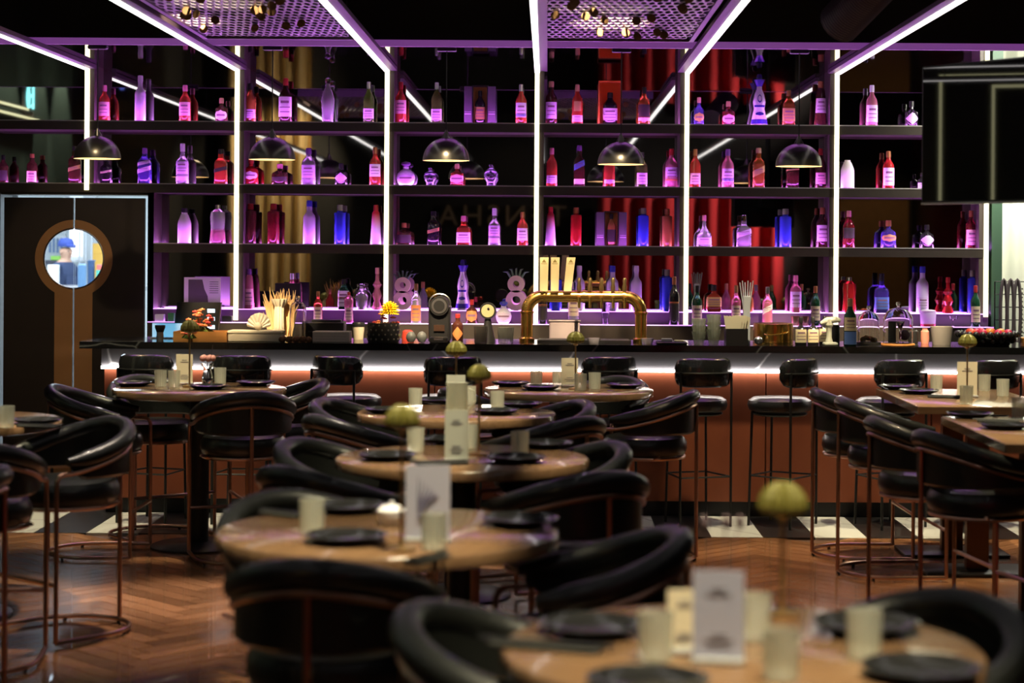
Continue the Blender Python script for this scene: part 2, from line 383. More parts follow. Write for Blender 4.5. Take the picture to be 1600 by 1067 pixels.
# mirror panels, one per bay and tier
xs = [-4.3]+VX+[XR]
for i in range(7):
    for za, zc in ((Z1, Z_SOF), (Z2, Z1-TH), (Z3, Z2-TH), (ZU, Z3-TH)):
        x0, x1 = xs[i], xs[i+1]
        if za < Z2:
            if i == 0: continue
            if i == 1: x0 = XL3
        MB().bbox(x0+.002, x1-.002, ly(D_MI)-.006, ly(D_MI)+.01, za, zc).build('mirror_panel', MIRROR, sh)
MB().bbox(XL3-.045, XL3, 0, ly(D_MI), 0, Z2-TH).build('side_panel', DIVM, sh)
MB().bbox(XL3, XR, ly(14.26), ly(14.4), 0, .9).build('base_cabinet', SHELFM, sh)

# ------------------------------------------------------------------ bar counter
D_C = 12.40; ZC = P(800, 538, D_C).z
XB0 = PX(125, D_C)
bar = thing('bar_counter', 'long black marble bar with grey marble band, white light line and brown front', 'bar counter', (0, D_C, 0))
MB().bbox(XB0, 4.6, 0, .72, ZC-.045, ZC).build('countertop', CTOP, bar)
MB().bbox(XB0+.12, 4.6, .10, .62, .965, ZC-.046).build('marble_band', MARBLE, bar)
MB().bbox(XB0+.12, 4.6, .085, .10, .945, .962).build('light_line', LEDB, bar)
MB().bbox(XB0+.14, 4.6, .16, .60, .0, .10).build('kick_plate', BLACKM, bar)
for i in range(7):
    x0 = XB0+.13+i*1.08
    MB().rbox(x0+.54, .15, .522, 1.074, .06, .842, .004, 1).build('front_panel', BROWN, bar)
MB().bbox(XB0+.14, 4.6, .19, .60, .10, .944).build('carcass', BLACKM, bar)

# ------------------------------------------------------------------ ceiling strips, perforated panels, pendants, duct, TV
CS = Z_SOF-.035
for i in range(6):
    x = VX[i]; y0, y1 = 0.0, D_SH-.03
    t = thing('ceiling_light', f'long white ceiling light strip running back from the {ORD[i]} shelf column', 'ceiling light', (x, 0, CS), 0, 'ceiling light strips')
    sd = 1 if x < 0 else -1
    MB().bbox(-.02, .075, y0, y1, .004, .032).build('housing', mat('aubergine_housing', (.10, .07, .10), .4), t) if sd > 0 else MB().bbox(-.075, .02, y0, y1, .004, .032).build('housing', _M['aubergine_housing'], t)
    MB().bbox(-.019, .019, y0, y1-.002, -.004, .006).build('diffuser', LEDC, t)
    for yy in (2, 6, 10): MB().tube([(0, yy, .03), (0, yy, CEIL-CS)], .004, 5).build('rod', BLACKM, t)
MESHM = mat('perforated_metal', (.52, .46, .55), .38, .4)
DISC = mat('copper_disc', (.22, .11, .04), .7)
def perf(x0, x1, y0, y1, z, label):
    t = thing('ceiling_panel', label, 'ceiling panel', (x0, y0, z))
    m = MB(); cw, cl = .045, .13
    nx, ny = int((x1-x0)/cw), int((y1-y0)/cl)
    for i in range(nx):
        for j in range(ny):
            ox, oy = i*cw+(cw/2 if j % 2 else 0), j*cl*1.0
            # hexagonal hole rim: six bars
            out = [(-.5*cw, -.36*cl), (0, -.66*cl), (.5*cw, -.36*cl), (.5*cw, .36*cl), (0, .66*cl), (-.5*cw, .36*cl)]
            n = len(m.v)
            for k in (1.0, .70):
                for a, b in out: m.v.append((ox+a*k, oy+b*k, 0))
            for a, b in out: m.v.append((ox+a*.70, oy+b*.70, .006))
            for a in range(6):
                c = (a+1) % 6; m.f.append((n+a, n+c, n+6+c, n+6+a)); m.f.append((n+6+a, n+6+c, n+12+c, n+12+a))
    o = m.build('mesh_sheet', MESHM, t); o['kind'] = 'stuff'
    w_, l_ = x1-x0, y1-y0
    MB().bbox(-.03, w_+.03, l_, l_+.03, -.01, .05).bbox(-.03, w_+.03, -.03, 0, -.01, .05).bbox(-.03, 0, 0, l_, -.01, .05).bbox(w_, w_+.03, 0, l_, -.01, .05).build('frame', mat('mauve_frame', (.22, .16, .24), .4, .5), t)
    dm = MB().lathe([(0, -.004), (.024, -.003), (.027, 0), (.024, .003), (0, .003)], seg=12).mesh('disc', DISC)
    for k in range(20):
        o = link('disc', dm, t, (random.uniform(.06, w_-.06), random.uniform(l_-2.4, l_-.4), -.024), 0); o.rotation_euler = (PI/2-.25, 0, random.uniform(-.5, .5))
    for xx in (.05, w_-.05):
        for yy in (.3, l_-.2): MB().tube([(xx, yy, .05), (xx, yy, CEIL-z)], .004, 5).build('rod', BLACKM, t)
perf(VX[1]+.14, VX[2]-.02, 9.6, 12.35, Z_SOF-.01, 'perforated metal ceiling panel with copper discs, the one towards the door')
perf(VX[3]+.04, VX[4]-.14, 9.6, 12.35, Z_SOF-.01, 'perforated metal ceiling panel with copper discs, above the beer tap')
LAMP = mat('gunmetal_shade', (.13, .125, .11), .3, .9)
LAMPI = mat('warm_white_inside', (.85, .7, .45), .5)
DP = 13.02
for i, (px, py) in enumerate(((152, 248), (425, 249.5), (697, 251), (970, 257), (1248, 260))):
    c = P(px, py, DP)
    t = thing('pendant_lamp', f'domed gunmetal pendant lamp over the bar, {ORD[i]} from the door', 'lamp', c, 0, 'pendant lamps over the bar')
    R = 36.5*DP/F; H = R*.98
    pr = [(R*math.cos(a*PI/2/10), H*math.sin(a*PI/2/10)) for a in range(10)]+[(.02, H), (.016, H+.02), (.009, H+.05), (0, H+.05)]
    MB().lathe(pr, seg=40).build('shade', LAMP, t)
    pi = [(R*.985*math.cos(a*PI/2/10), H*.97*math.sin(a*PI/2/10)) for a in range(11)]
    pi[-1] = (0, H*.97)
    MB().lathe([(R, 0)]+pi[::1], seg=40).build('shade_lining', LAMPI, t)
    MB().ball((0, 0, .05), .035, 12, 8).build('bulb', glow('lamp_bulb', (1, .74, .42), 60), t)
    zt = Z_SOF-c.z
    MB().tube([(0, 0, H+.04), (0, 0, zt)], .0045, 6).build('cord', BLACKP, t)
    MB().rbox(0, 0, zt-.012, .13, .06, .024, .008, 2).build('canopy', BLACKP, t)
    MB().tube([(-.03, 0, H-.005), (-.018, 0, H+.02), (0, 0, H+.055)], .004, 5).tube([(.03, 0, H-.005), (.018, 0, H+.02), (0, 0, H+.055)], .004, 5).build('yoke', LAMP, t)

# flexible duct
dpts = [P(1385-75*i/14, -40+78*i/14, 10.2+.03*i) for i in range(15)]
t = thing('air_duct', 'black ribbed flexible air duct hanging under the ceiling near the screen', 'duct', dpts[0])
q = [p-dpts[0] for p in dpts]; qq = []; rr = []
for a, b in zip(q, q[1:]):
    for k in range(4): qq.append(a.lerp(b, k/4)); rr.append(.115+.006*(k % 2))
MB().tube(qq, rr, 18).build('duct_hose', mat('black_foil', (.10, .075, .11), .4), t)
MB().tube([q[0], q[0]+Vector((0, 0, CEIL-dpts[0].z))], .006, 6).build('hanger', BLACKM, t)

# TV
a = P(1445, 104, 9.7); bz = P(1446, 320, 9.7).z
u = Vector((.6, -.8, 0)); wv, hv = 1.24, a.z-bz
t = thing('television', 'black flat television hung above the square tables, reflecting light strips', 'television', (a.x, a.y, bz), math.atan2(u.y, u.x))
MB().rbox(wv/2, .0, hv/2, wv, .045, hv, .008, 2).build('case', BLACKP, t)
MB().bbox(.012, wv-.012, -.0245, -.0228, .018, hv-.012).build('screen', mat('black_screen_glass', (.006, .006, .006), .025, spec=1), t)
MB().bbox(.004, wv-.004, -.026, -.022, 0, .01).build('lower_bezel', STEEL, t)
MB().tube([(wv/2, .05, hv*.6), (wv/2, .05, CEIL-bz)], .025, 10).bbox(wv/2-.15, wv/2+.15, .02, .06, hv*.3, hv*.75).build('mount', BLACKM, t)

# right end: pale fluted curtain and green post
def curtain(name, x0, x1, y, z0, z1, m, amp, per, n=6):
    mb = MB(); N = int((x1-x0)/per*n)+1
    for i in range(N+1):
        x = x0+(x1-x0)*i/N; ph = 2*PI*(x-x0)/per; yy = y+amp*math.sin(ph)+amp*.35*math.sin(ph*.37+1)
        for z, k in ((z0, 1.25), ((z0+z1)/2, 1), (z1, .7)): mb.v.append((x, y+(yy-y)*k, z))
    for i in range(N):
        for j in (0, 1): n0 = i*3+j; mb.f.append((n0, n0+3, n0+4, n0+1))
    return mb.build(name, m, ang=180)
o = curtain('curtain', PX(1562, 14.6), 4.4, 14.6, .02, 3.0, mat('pale_curtain', (.8, .8, .68), .8), .02, .16)
tag(o, 'pale cream curtain lit at the end of the bar shelves', 'curtain')
struct(MB().bbox(XR+.03, PX(1561, 14.55), 14.45, 14.74, 0, Z_SOF).build('trim_3', mat('green_post', (.05, .10, .065), .5)))

# ------------------------------------------------------------------ room behind the camera (seen in the mirrors)
REDC = mat('red_velvet', (.55, .012, .02), .8, sheen=.3)
tag(curtain('curtain', .85, 4.0, -3.05, .1, 2.62, REDC, .12, .36), 'red velvet curtain reflected in the lower bar mirrors', 'curtain')
tag(curtain('curtain', .85, 4.0, -3.05, 4.2, CEIL, REDC, .12, .36), 'red velvet drape reflected in the topmost bar mirrors', 'curtain')
tag(curtain('curtain', -5.4, -4.0, -3.02, .05, 4.25, mat('gold_curtain', (.85, .62, .3), .25, .6), .09, .23), 'gold metallic curtain reflected in the bar mirrors near the door', 'curtain')
tag(MB().bbox(4.9, 6.1, -3.1, -3.0, .1, 2.6).build('wall_panelling', mat('ochre_wall', (.25, .13, .05), .5, noise=.2)), 'ochre wood wall panelling reflected in the mirrors by the screen', 'panelling')
fc = bpy.data.curves.new('letters', 'FONT'); fc.body = 'TENSHA'; fc.size = .5; fc.extrude = .02; fc.space_character = 1.25
ft = bpy.data.objects.new('letters', fc); COL.objects.link(ft); bpy.context.view_layer.update()
lm_ = bpy.data.meshes.new_from_object(ft); bpy.data.objects.remove(ft); lm_.materials.clear(); lm_.materials.append(mat('dull_brass_letter', (.35, .27, .16), .4, .7))
fo = link('sign_lettering', lm_, None, (.33, -3.17, 2.12)); fo.rotation_euler = (PI/2, 0, PI); tag(fo, 'dull brass letters on the far wall, reversed in the bar mirrors', 'sign')
spot((-.6, -1.6, 4.6), (-.7, -3.2, 2.3), 22, WARM, 50, .8)
# green plaster wall on the door side with wall washers, a teal neon panel and blue lanterns
for y in (5.0, 6.1, 7.4): spot((-5.9, y, 4.6), (-6.2, y, 2.5), 260, (.85, 1, .8), 50, .5)
t = thing('neon_sign', 'teal neon sign panel on the green wall, reflected above the door', 'sign', (-6.18, 6.7, 3.28))
MB().rbox(.02, 0, .3, .03, .42, .62, .01, 2).build('backboard', mat('tan_board', (.35, .27, .22), .5), t)
NE = glow('teal_neon', (.25, .95, 1), 4)
n1 = MB()
n1.tube([(.045, .07+.05*math.sin(a*.7), .08+a*.055) for a in range(9)], .014, 6).tube([(.045, .07-.05*math.sin(a*.7), .08+a*.055) for a in range(9)], .014, 6)
for zz in (.1, .22, .34, .46): n1.tube([(.045, -.03, zz), (.045, -.14, zz+.03)], .014, 6)
n1.tube([(.045, -.15, .08), (.045, -.15, .52)], .014, 6)
n1.build('neon_tube', NE, t)
for x, y, z, ww in ((-5.6, 4.2, 3.95, 'by the green wall'), (-1.2, 1.4, 4.18, 'over the centre tables'), (3.5, 1.4, 4.18, 'over the square tables')):
    t = thing('blue_lantern', f'small blue lantern hanging high {ww}, seen only in mirrors', 'lantern', (x, y, z), 0, 'blue lanterns')
    MB().lathe([(0, -.17), (.03, -.16), (.04, -.11), (.12, -.10), (.12, .1), (.04, .11), (.03, .16), (0, .17)], seg=6).build('shade', glow('blue_glow', (.12, .2, 1), .7), t)
    MB().tube([(0, 0, .16), (0, 0, CEIL-z)], .005, 5).build('cord', BLACKM, t)
# light columns on the side wall, which the television mirrors
for y, zt_, lb in ((10.25, 3.34, 'upright light column mirrored at the door end of the television'), (9.78, 3.24, 'upright light column mirrored in the middle of the television')):
    t = thing('wall_light', lb, 'wall light', (-6.17, y, .3), 0, 'side wall light columns')
    MB().bbox(0, .03, -.03, .03, 0, zt_-.3).bbox(0, .03, -3.5, .03, zt_-.33, zt_-.27).build('housing', BLACKM, t)
    MB().bbox(.03, .04, -.014, .014, 0, zt_-.314).bbox(.03, .04, -3.5, .014, zt_-.314, zt_-.286).build('diffuser', LEDW, t)

# ------------------------------------------------------------------ bottles
PROF = {
 'whisky': ([(0, 0), (.93, 0), (1, .02), (1, .57), (.92, .64), (.62, .72), (.40, .78), (.36, .84)], .83, .40),
 'tall':   ([(0, 0), (.93, 0), (1, .02), (1, .60), (.9, .66), (.55, .72), (.44, .76), (.42, .87)], .86, .46),
 'slim':   ([(0, 0), (.90, 0), (.94, .02), (1, .74), (.97, .80), (.55, .82), (.5, .84), (.5, .86)], .85, .52),
 'taper':  ([(0, 0), (.97, 0), (1, .02), (.78, .62), (.66, .80), (.5, .83), (.42, .86)], .85, .44),
 'squat':  ([(0, 0), (.95, 0), (1, .03), (1, .48), (.92, .58), (.5, .66), (.3, .70), (.28, .80)], .78, .36),
 'gin':    ([(0, 0), (.95, 0), (1, .02), (1, .52), (.9, .60), (.5, .66), (.36, .72), (.34, .82)], .80, .38),
 'milk':   ([(0, 0), (.95, 0), (1, .03), (1, .55), (.9, .64), (.58, .80), (.44, .84), (.44, .88)], .87, .46),
 'bell':   ([(0, 0), (.97, 0), (1, .03), (.97, .34), (.85, .44), (.45, .56), (.28, .66), (.22, .84)], .82, .28),
 'decanter': ([(0, 0), (.72, 0), (.78, .03), (.92, .35), (1, .52), (.7, .68), (.34, .80), (.36, .86)], .85, .40),
 'corset': ([(0, 0), (.92, 0), (1, .05), (.86, .40), (.96, .70), (.86, .82), (.45, .88), (.3, .90)], .89, .32),
 'bulb':   ([(0, 0), (.9, 0), (.95, .03), (.55, .22), (.9, .34), (.5, .50), (.8, .60), (.35, .70), (.3, .86)], .85, .36),
 'oval':   ([(0, 0), (.6, 0), (.8, .05), (1, .26), (.95, .42), (.7, .56), (.34, .64), (.3, .74)], .72, .42),
 'disc':   ([(0, 0), (.5, 0), (.62, .02), (.9, .16), (1, .33), (.9, .50), (.55, .64), (.32, .68), (.32, .80)], .78, .42),
 'ceramic': ([(0, 0), (.98, 0), (1, .02), (.85, .16), (.62, .33), (.74, .46), (.58, .60), (.32, .70), (.30, .76)], .74, 0),
}
def prof_r(pr, z):
    for (r0, z0), (r1, z1) in zip(pr, pr[1:]):
        if z0 <= z <= z1 and z1 > z0: return r0+(r1-r0)*(z-z0)/(z1-z0)
    return pr[-1][0]
BOTM = {
 'amber': lambda: mat('amber_glass', (.75, .22, .05), .08, trans=.62),
 'ambred': lambda: mat('red_amber_glass', (.80, .10, .05), .08, trans=.55),
 'dark': lambda: mat('dark_brown_glass', (.10, .03, .02), .08, trans=.4),
 'black': lambda: mat('black_glass', (.018, .015, .02), .06, coat=.5),
 'darkred': lambda: mat('dark_red_glass', (.28, .02, .03), .07, trans=.5),
 'red': lambda: mat('red_glass', (.72, .03, .03), .07, trans=.5),
 'pink': lambda: mat('pink_glass', (.95, .30, .42), .1, trans=.5),
 'green': lambda: mat('olive_green_glass', (.16, .26, .04), .07, trans=.6),
 'dgreen': lambda: mat('dark_green_glass', (.02, .10, .04), .07, trans=.4),
 'clear': lambda: mat('clear_bottle_glass', (.92, .88, .96), .06, trans=.72),
 'frost': lambda: mat('frosted_glass', (.82, .76, .90), .4, trans=.25),
 'white': lambda: mat('white_opaque_glass', (.88, .82, .86), .35),
 'blue': lambda: mat('cobalt_glass', (.06, .10, .85), .07, trans=.4),
 'bluep': lambda: mat('indigo_glass', (.10, .06, .42), .07, trans=.5),
 'copper': lambda: mat('copper_amber_glass', (.70, .28, .08), .1, trans=.5),
 'fade': lambda: gradient('red_fade_glass', (.92, .80, .90), (.85, .03, .06), .12, .24, rough=.3, trans=.15),
 'pinkfill': lambda: gradient('pink_filled_glass', (.95, .35, .45), (.9, .86, .95), .10, .12, rough=.07, trans=.7),
}
CAPM = {'black': BLACKP, 'red': mat('red_cap', (.45, .03, .03), .4), 'gold': GOLD, 'white': mat('white_cap', (.8, .78, .82), .4), 'cork': mat('cork', (.48, .28, .15), .7, noise=.2),
 'blue': mat('blue_cap', (.05, .06, .45), .35), 'silver': STEEL, 'copper': mat('copper_cap', (.55, .22, .1), .35, .6), 'pink': mat('pink_cap', (.8, .3, .4), .4), 'purple': mat('purple_cap', (.2, .08, .3), .4), 'tan': mat('tan_cap', (.6, .42, .2), .5), 'clear': GLASS, 'wood': mat('wood_stopper', (.42, .2, .08), .6)}
LABM = {'white': mat('white_label', (.80, .76, .76), .6), 'cream': mat('cream_label', (.78, .66, .42), .6), 'lilac': mat('lilac_label', (.70, .58, .76), .6), 'gold': mat('gold_label', (.62, .40, .14), .45, .3), 'blue': mat('blue_label', (.12, .22, .6), .5), 'dark': mat('dark_label', (.04, .035, .03), .5), 'orange': mat('orange_label', (.7, .25, .08), .5), 'pink': mat('pink_label', (.8, .5, .5), .6)}
def label_patch(pr, R, H, sq, dy, z0, z1, style, ua=66, k=1.03):
    m = MB(); nu, nv = 10, 6
    for j in range(nv+1):
        v = j/nv; um = 1.0
        if style == 'diamond': um = max(.02, 1-abs(2*v-1))
        if style == 'round': um = max(.05, math.sqrt(max(0, 1-(2*v-1)**2)))
        for i in range(nu+1):
            uu = (2*i/nu-1)*um; z = z0+(z1-z0)*v
            if style == 'slant': z += uu*(z1-z0)*.55
            a = -PI/2+uu*math.radians(ua); c, s_ = math.cos(a), math.sin(a)
            kk = 1 if sq == 2 else (abs(c)**sq+abs(s_)**sq)**(-1/sq)
            r = max(prof_r(pr, min(max(z, .03), .9)), .05)*R*k*kk
            m.v.append((r*c, r*s_*dy, z*H))
    for j in range(nv):
        for i in range(nu): n = j*(nu+1)+i; m.f.append((n, n+1, n+nu+2, n+nu+1))
    return m
_BC = {}
def bottle(loc, H, Wd, kind, glass, cap, lab, label, sq=2, dy=1, lz=(.1, .46), style='plain', lab2=None, group=None, cat='bottle', rz=0):
    t = thing('bottle', label, cat, loc, rz, group)
    pr, zc, rc = PROF[kind]; R = Wd/2
    MB().lathe([(r*R, z*H) for r, z in pr]+[(0, pr[-1][1]*H)], seg=20 if sq == 2 else 28, sq=sq, dy=dy).build('body', BOTM[glass](), t)
    if cap and rc:
        cz = zc*H; cr = rc*R
        if kind in ('decanter', 'oval', 'disc') or cap == 'ball':
            MB().lathe([(0, cz), (cr*.7, cz), (cr*.7, cz+.1*(H-cz)), (cr*1.25, cz+.4*(H-cz)), (cr*1.1, cz+.8*(H-cz)), (0, H)], seg=14).build('stopper', CAPM.get(cap, GLASS), t)
        else:
            MB().lathe([(0, cz), (cr, cz), (cr*1.04, cz+.3*(H-cz)), (cr, H-.003), (cr*.8, H), (0, H)], seg=16).build('cap', CAPM[cap], t)
    if lab:
        p_ = [(r, z) for r, z in pr]
        lo_ = label_patch(p_, R, H, sq, dy, lz[0], lz[1], style).build('paper_label', LABM[lab], t)
        if lab != 'dark' and style in ('plain', 'slant', 'round'):
            pm_ = MB(); dz = lz[1]-lz[0]
            bars = ((.68, .80, 34), (.45, .50, 44), (.22, .27, 40)) if style != 'round' else ((.42, .6, 40),)
            for f0, f1, ua in bars:
                q = label_patch(p_, R, H, sq, dy, lz[0]+dz*f0, lz[0]+dz*f1, 'plain' if style != 'slant' else 'slant', ua, 1.045)
                n = len(pm_.v); pm_.v += q.v; pm_.f += [tuple(n+i for i in f) for f in q.f]
            pm_.build('label_print', mat('label_ink', (.26, .14, .20), .7), lo_)
    if lab2:
        label_patch([(r, z) for r, z in pr], R, H, sq, dy, *lab2[1]).build('neck_label' if lab2[1][0] > .6 else 'lower_label', LABM[lab2[0]], t)
    return t

def ceramic(loc, H, Wd, label):
    t = thing('bottle', label, 'bottle', loc); R = Wd/2; pr, zc, rc = PROF['ceramic']
    WC_ = mat('white_glazed_ceramic', (.85, .82, .88), .2, coat=.5); BC_ = mat('cobalt_glaze', (.05, .03, .35), .2, coat=.5)
    MB().lathe([(r*R, z*H) for r, z in pr]+[(0, .76*H)], seg=24).build('body', WC_, t)
    MB().lathe([(0, .75*H), (.30*R, .75*H), (.62*R, .86*H), (.66*R, .88*H), (.34*R, .89*H), (.36*R, .93*H), (.26*R, .985*H), (0, H)], seg=20).build('stopper', BC_, t)
    for z0, z1, st, ua in ((.04, .13, 'plain', 80), (.20, .27, 'round', 40), (.36, .40, 'plain', 60), (.44, .60, 'round', 22)):
        label_patch(pr, R, H, 2, 1, z0, z1, st, ua, 1.02).build('painted_motif', BC_, t)
    label_patch(pr, R, H, 2, 1, .47, .58, 'round', 16, 1.035).build('painted_medallion', WC_, t)
    return t
def skull(loc, H, Wd, label):
    t = thing('bottle', label, 'bottle', loc); R = Wd/2
    g = mat('dark_crystal', (.30, .25, .42), .05, trans=.8)
    MB().lathe([(0, 0), (.55*R, 0), (.6*R, .08*H), (.62*R, .22*H), (.9*R, .34*H), (R, .5*H), (.92*R, .66*H), (.6*R, .78*H), (.25*R, .83*H), (.24*R, .9*H)]+[(0, .9*H)], seg=16).build('body', g, t)
    for s in (-1, 1): MB().ball((s*.38*R, -.78*R, .46*H), .24*R, 10, 6).build('eye_socket', BLACKP, t)
    MB().box(0, -.62*R, .2*H, .7*R, .1*R, .06*H).build('teeth', mat('pale_teeth', (.6, .5, .7), .3), t)  # teeth in a paler tone than the crystal
    MB().lathe([(0, .88*H), (.28*R, .88*H), (.33*R, .95*H), (.2*R, H), (0, H)], seg=10).build('stopper', g, t)
    return t
def boxed(loc, H, Wd, dep, boxm, inm, wing, label, bglass):
    t = thing('gift_box', label, 'gift box', loc); th = .008
    m = MB().bbox(-Wd/2, Wd/2, dep/2-th, dep/2, 0, H).bbox(-Wd/2, Wd/2, -dep/2, dep/2, 0, th).bbox(-Wd/2, Wd/2, -dep/2, dep/2, H-th, H)
    m.bbox(-Wd/2, -Wd/2+th, -dep/2, dep/2, th, H-th).bbox(Wd/2-th, Wd/2, -dep/2, dep/2, th, H-th)
    m.build('case', boxm, t)
    MB().bbox(-Wd/2+th, Wd/2-th, dep/2-th-.003, dep/2-th, th, H-th).build('lining', inm, t)
    if wing:
        for s in (-1, 1):
            d = MB().bbox(*sorted((s*Wd/2, s*(Wd/2+wing))), -dep/2-.002, -dep/2+.008, 0, H*.97).build('box_door', mat('grey_violet_card', (.16, .13, .18), .5), t)
            MB().bbox(*sorted((s*(Wd/2+.006), s*(Wd/2+wing-.004))), -dep/2-.0035, -dep/2-.002, H*.25, H*.27).bbox(*sorted((s*(Wd/2+.006), s*(Wd/2+wing-.004))), -dep/2-.0035, -dep/2-.002, H*.31, H*.32).build('printed_band', LABM['lilac'], d)
    return t

YB = 14.565
def shelf_row(z, d, rows, where, ybot):
    for n, r in enumerate(sorted(rows, key=lambda r: r[0])):
        px, wpx, top, kind, glass, cap, lab, desc = r[:8]; kw = r[8] if len(r) > 8 else {}
        dd = kw.pop('d', d); zz = kw.pop('z', z)
        zz += .002; p = P(px, ybot(px), dd); yb = CY+(CH-zz)*F/dd+ROLL*(px-CX)
        H = (yb-top)*dd/F; Wd = wpx*dd/F; loc = (p.x, dd, zz)
        lab_ = f'{desc}, {ORD[n]} from the door along the {where}'
        if kind == 'ceramic': ceramic(loc, H, Wd, lab_)
        elif kind == 'skull': skull(loc, H, Wd, lab_)
        elif kind == 'box': 
            bx = boxed(loc, H, Wd, .11, kw['m'], kw['i'], kw.get('wing', 0), lab_, None)
            bh = kw.get('bh', .78)*H
            bottle((p.x, dd-.005, zz+.0085), bh, Wd*.62, 'whisky', kw.get('bg', 'black'), kw.get('bc', 'black'), kw.get('bl', 'gold'), f'{kw["bd"]} standing inside the {desc}', sq=4, dy=.6, lz=(.12, .5))
        else: bottle(loc, H, Wd, kind, glass, cap, lab, lab_, **kw)
T = dict
BOXB = mat('black_card_box', (.012, .011, .012), .4)
ORNG = mat('orange_card', (.95, .26, .04), .5)
A = [
 (163, 18, 133, 'whisky', 'ambred', 'pink', 'pink', 'red amber whisky with pink label', T(lz=(.16, .54))),
 (219, 17, 118, 'tall', 'frost', 'white', None, 'tall frosted lilac vodka bottle'),
 (289, 18, 133, 'whisky', 'ambred', 'pink', 'pink', 'red amber whisky with pink label, gold lettering', T(lz=(.18, .54))),
 (346, 19, 153, 'squat', 'dark', 'cork', 'white', 'small dark flask with round label', T(style='round', lz=(.1, .5))),
 (391, 18, 130, 'whisky', 'amber', 'black', 'lilac', 'dark amber whisky with low lilac label', T(lz=(.12, .34))),
 (446, 20, 122, 'whisky', 'dark', 'red', 'white', 'broad dark bottle with red wax cap', T(lz=(.14, .58), sq=3)),
 (512, 21, 121, 'decanter', 'clear', 'clear', None, 'waisted clear decanter with ball stopper', T(sq=3)),
 (576, 16, 128, 'whisky', 'green', 'silver', 'lilac', 'green whisky bottle with lilac label', T(lz=(.12, .36), sq=4)),
 (626, 18, 128, 'whisky', 'ambred', 'red', 'pink', 'red amber whisky with tapering neck', T(lz=(.24, .56))),
 (682, 16, 129, 'whisky', 'green', 'silver', 'lilac', 'green triangular whisky with lilac label', T(lz=(.1, .36), sq=4)),
 (750, 25, 134, 'box', '', '', '', 'open black gift box with gold lining', T(m=BOXB, i=mat('gold_lining', (.95, .58, .10), .4), wing=.058, bd='black whisky bottle', bl='gold', bh=.84)),
 (814, 17, 132, 'whisky', 'ambred', 'silver', 'lilac', 'amber whisky with pale blue label', T(lz=(.18, .54), lab2=('blue', (.2, .28, 'plain')))),
 (861, 18, 127, 'tall', 'dark', 'tan', 'lilac', 'dark wine-shaped bottle with tan capsule', T(lz=(.14, .52))),
 (902, 17, 132, 'whisky', 'ambred', 'tan', 'lilac', 'red amber whisky with low lilac label', T(lz=(.08, .24), lab2=('gold', (.34, .58, 'plain', 40)))),
 (953, 36, 127, 'box', '', '', '', 'open orange gift box', T(m=ORNG, i=ORNG, bd='slim black bottle with white label', bl='white', bh=.72)),
 (1006, 19, 136, 'whisky', 'amber', 'black', 'dark', 'amber whisky with dark label', T(lz=(.22, .54), lab2=('lilac', (.12, .2, 'plain')))),
 (1092, 16, 152, 'gin', 'bluep', 'pink', 'gold', 'dark blue bottle with orange roundel', T(style='round', lz=(.14, .46))),
 (1138, 20, 158, 'squat', 'darkred', 'cork', 'pink', 'squat dark red decanter with round label', T(style='round', lz=(.1, .48))),
 (1186, 27, 115, 'ceramic', '', '', '', 'tall white and blue painted ceramic bottle'),
 (1232, 19, 141, 'whisky', 'amber', 'copper', 'gold', 'square amber whisky with gold label', T(sq=5, lz=(.14, .5))),
 (1282, 20, 127, 'taper', 'dark', 'copper', 'white', 'dark bottle flaring upward with cream label', T(lz=(.3, .62))),
 (1362, 18, 133, 'whisky', 'pink', 'white', 'white', 'pink spirit bottle with white label', T(lz=(.12, .52))),
 (1424, 20, 158, 'squat', 'black', 'black', 'lilac', 'black apothecary bottle with lilac diamond label', T(style='diamond', lz=(.1, .56))),
]
shelf_row(Z1, YB, A, 'top shelf', lambda x: 194)
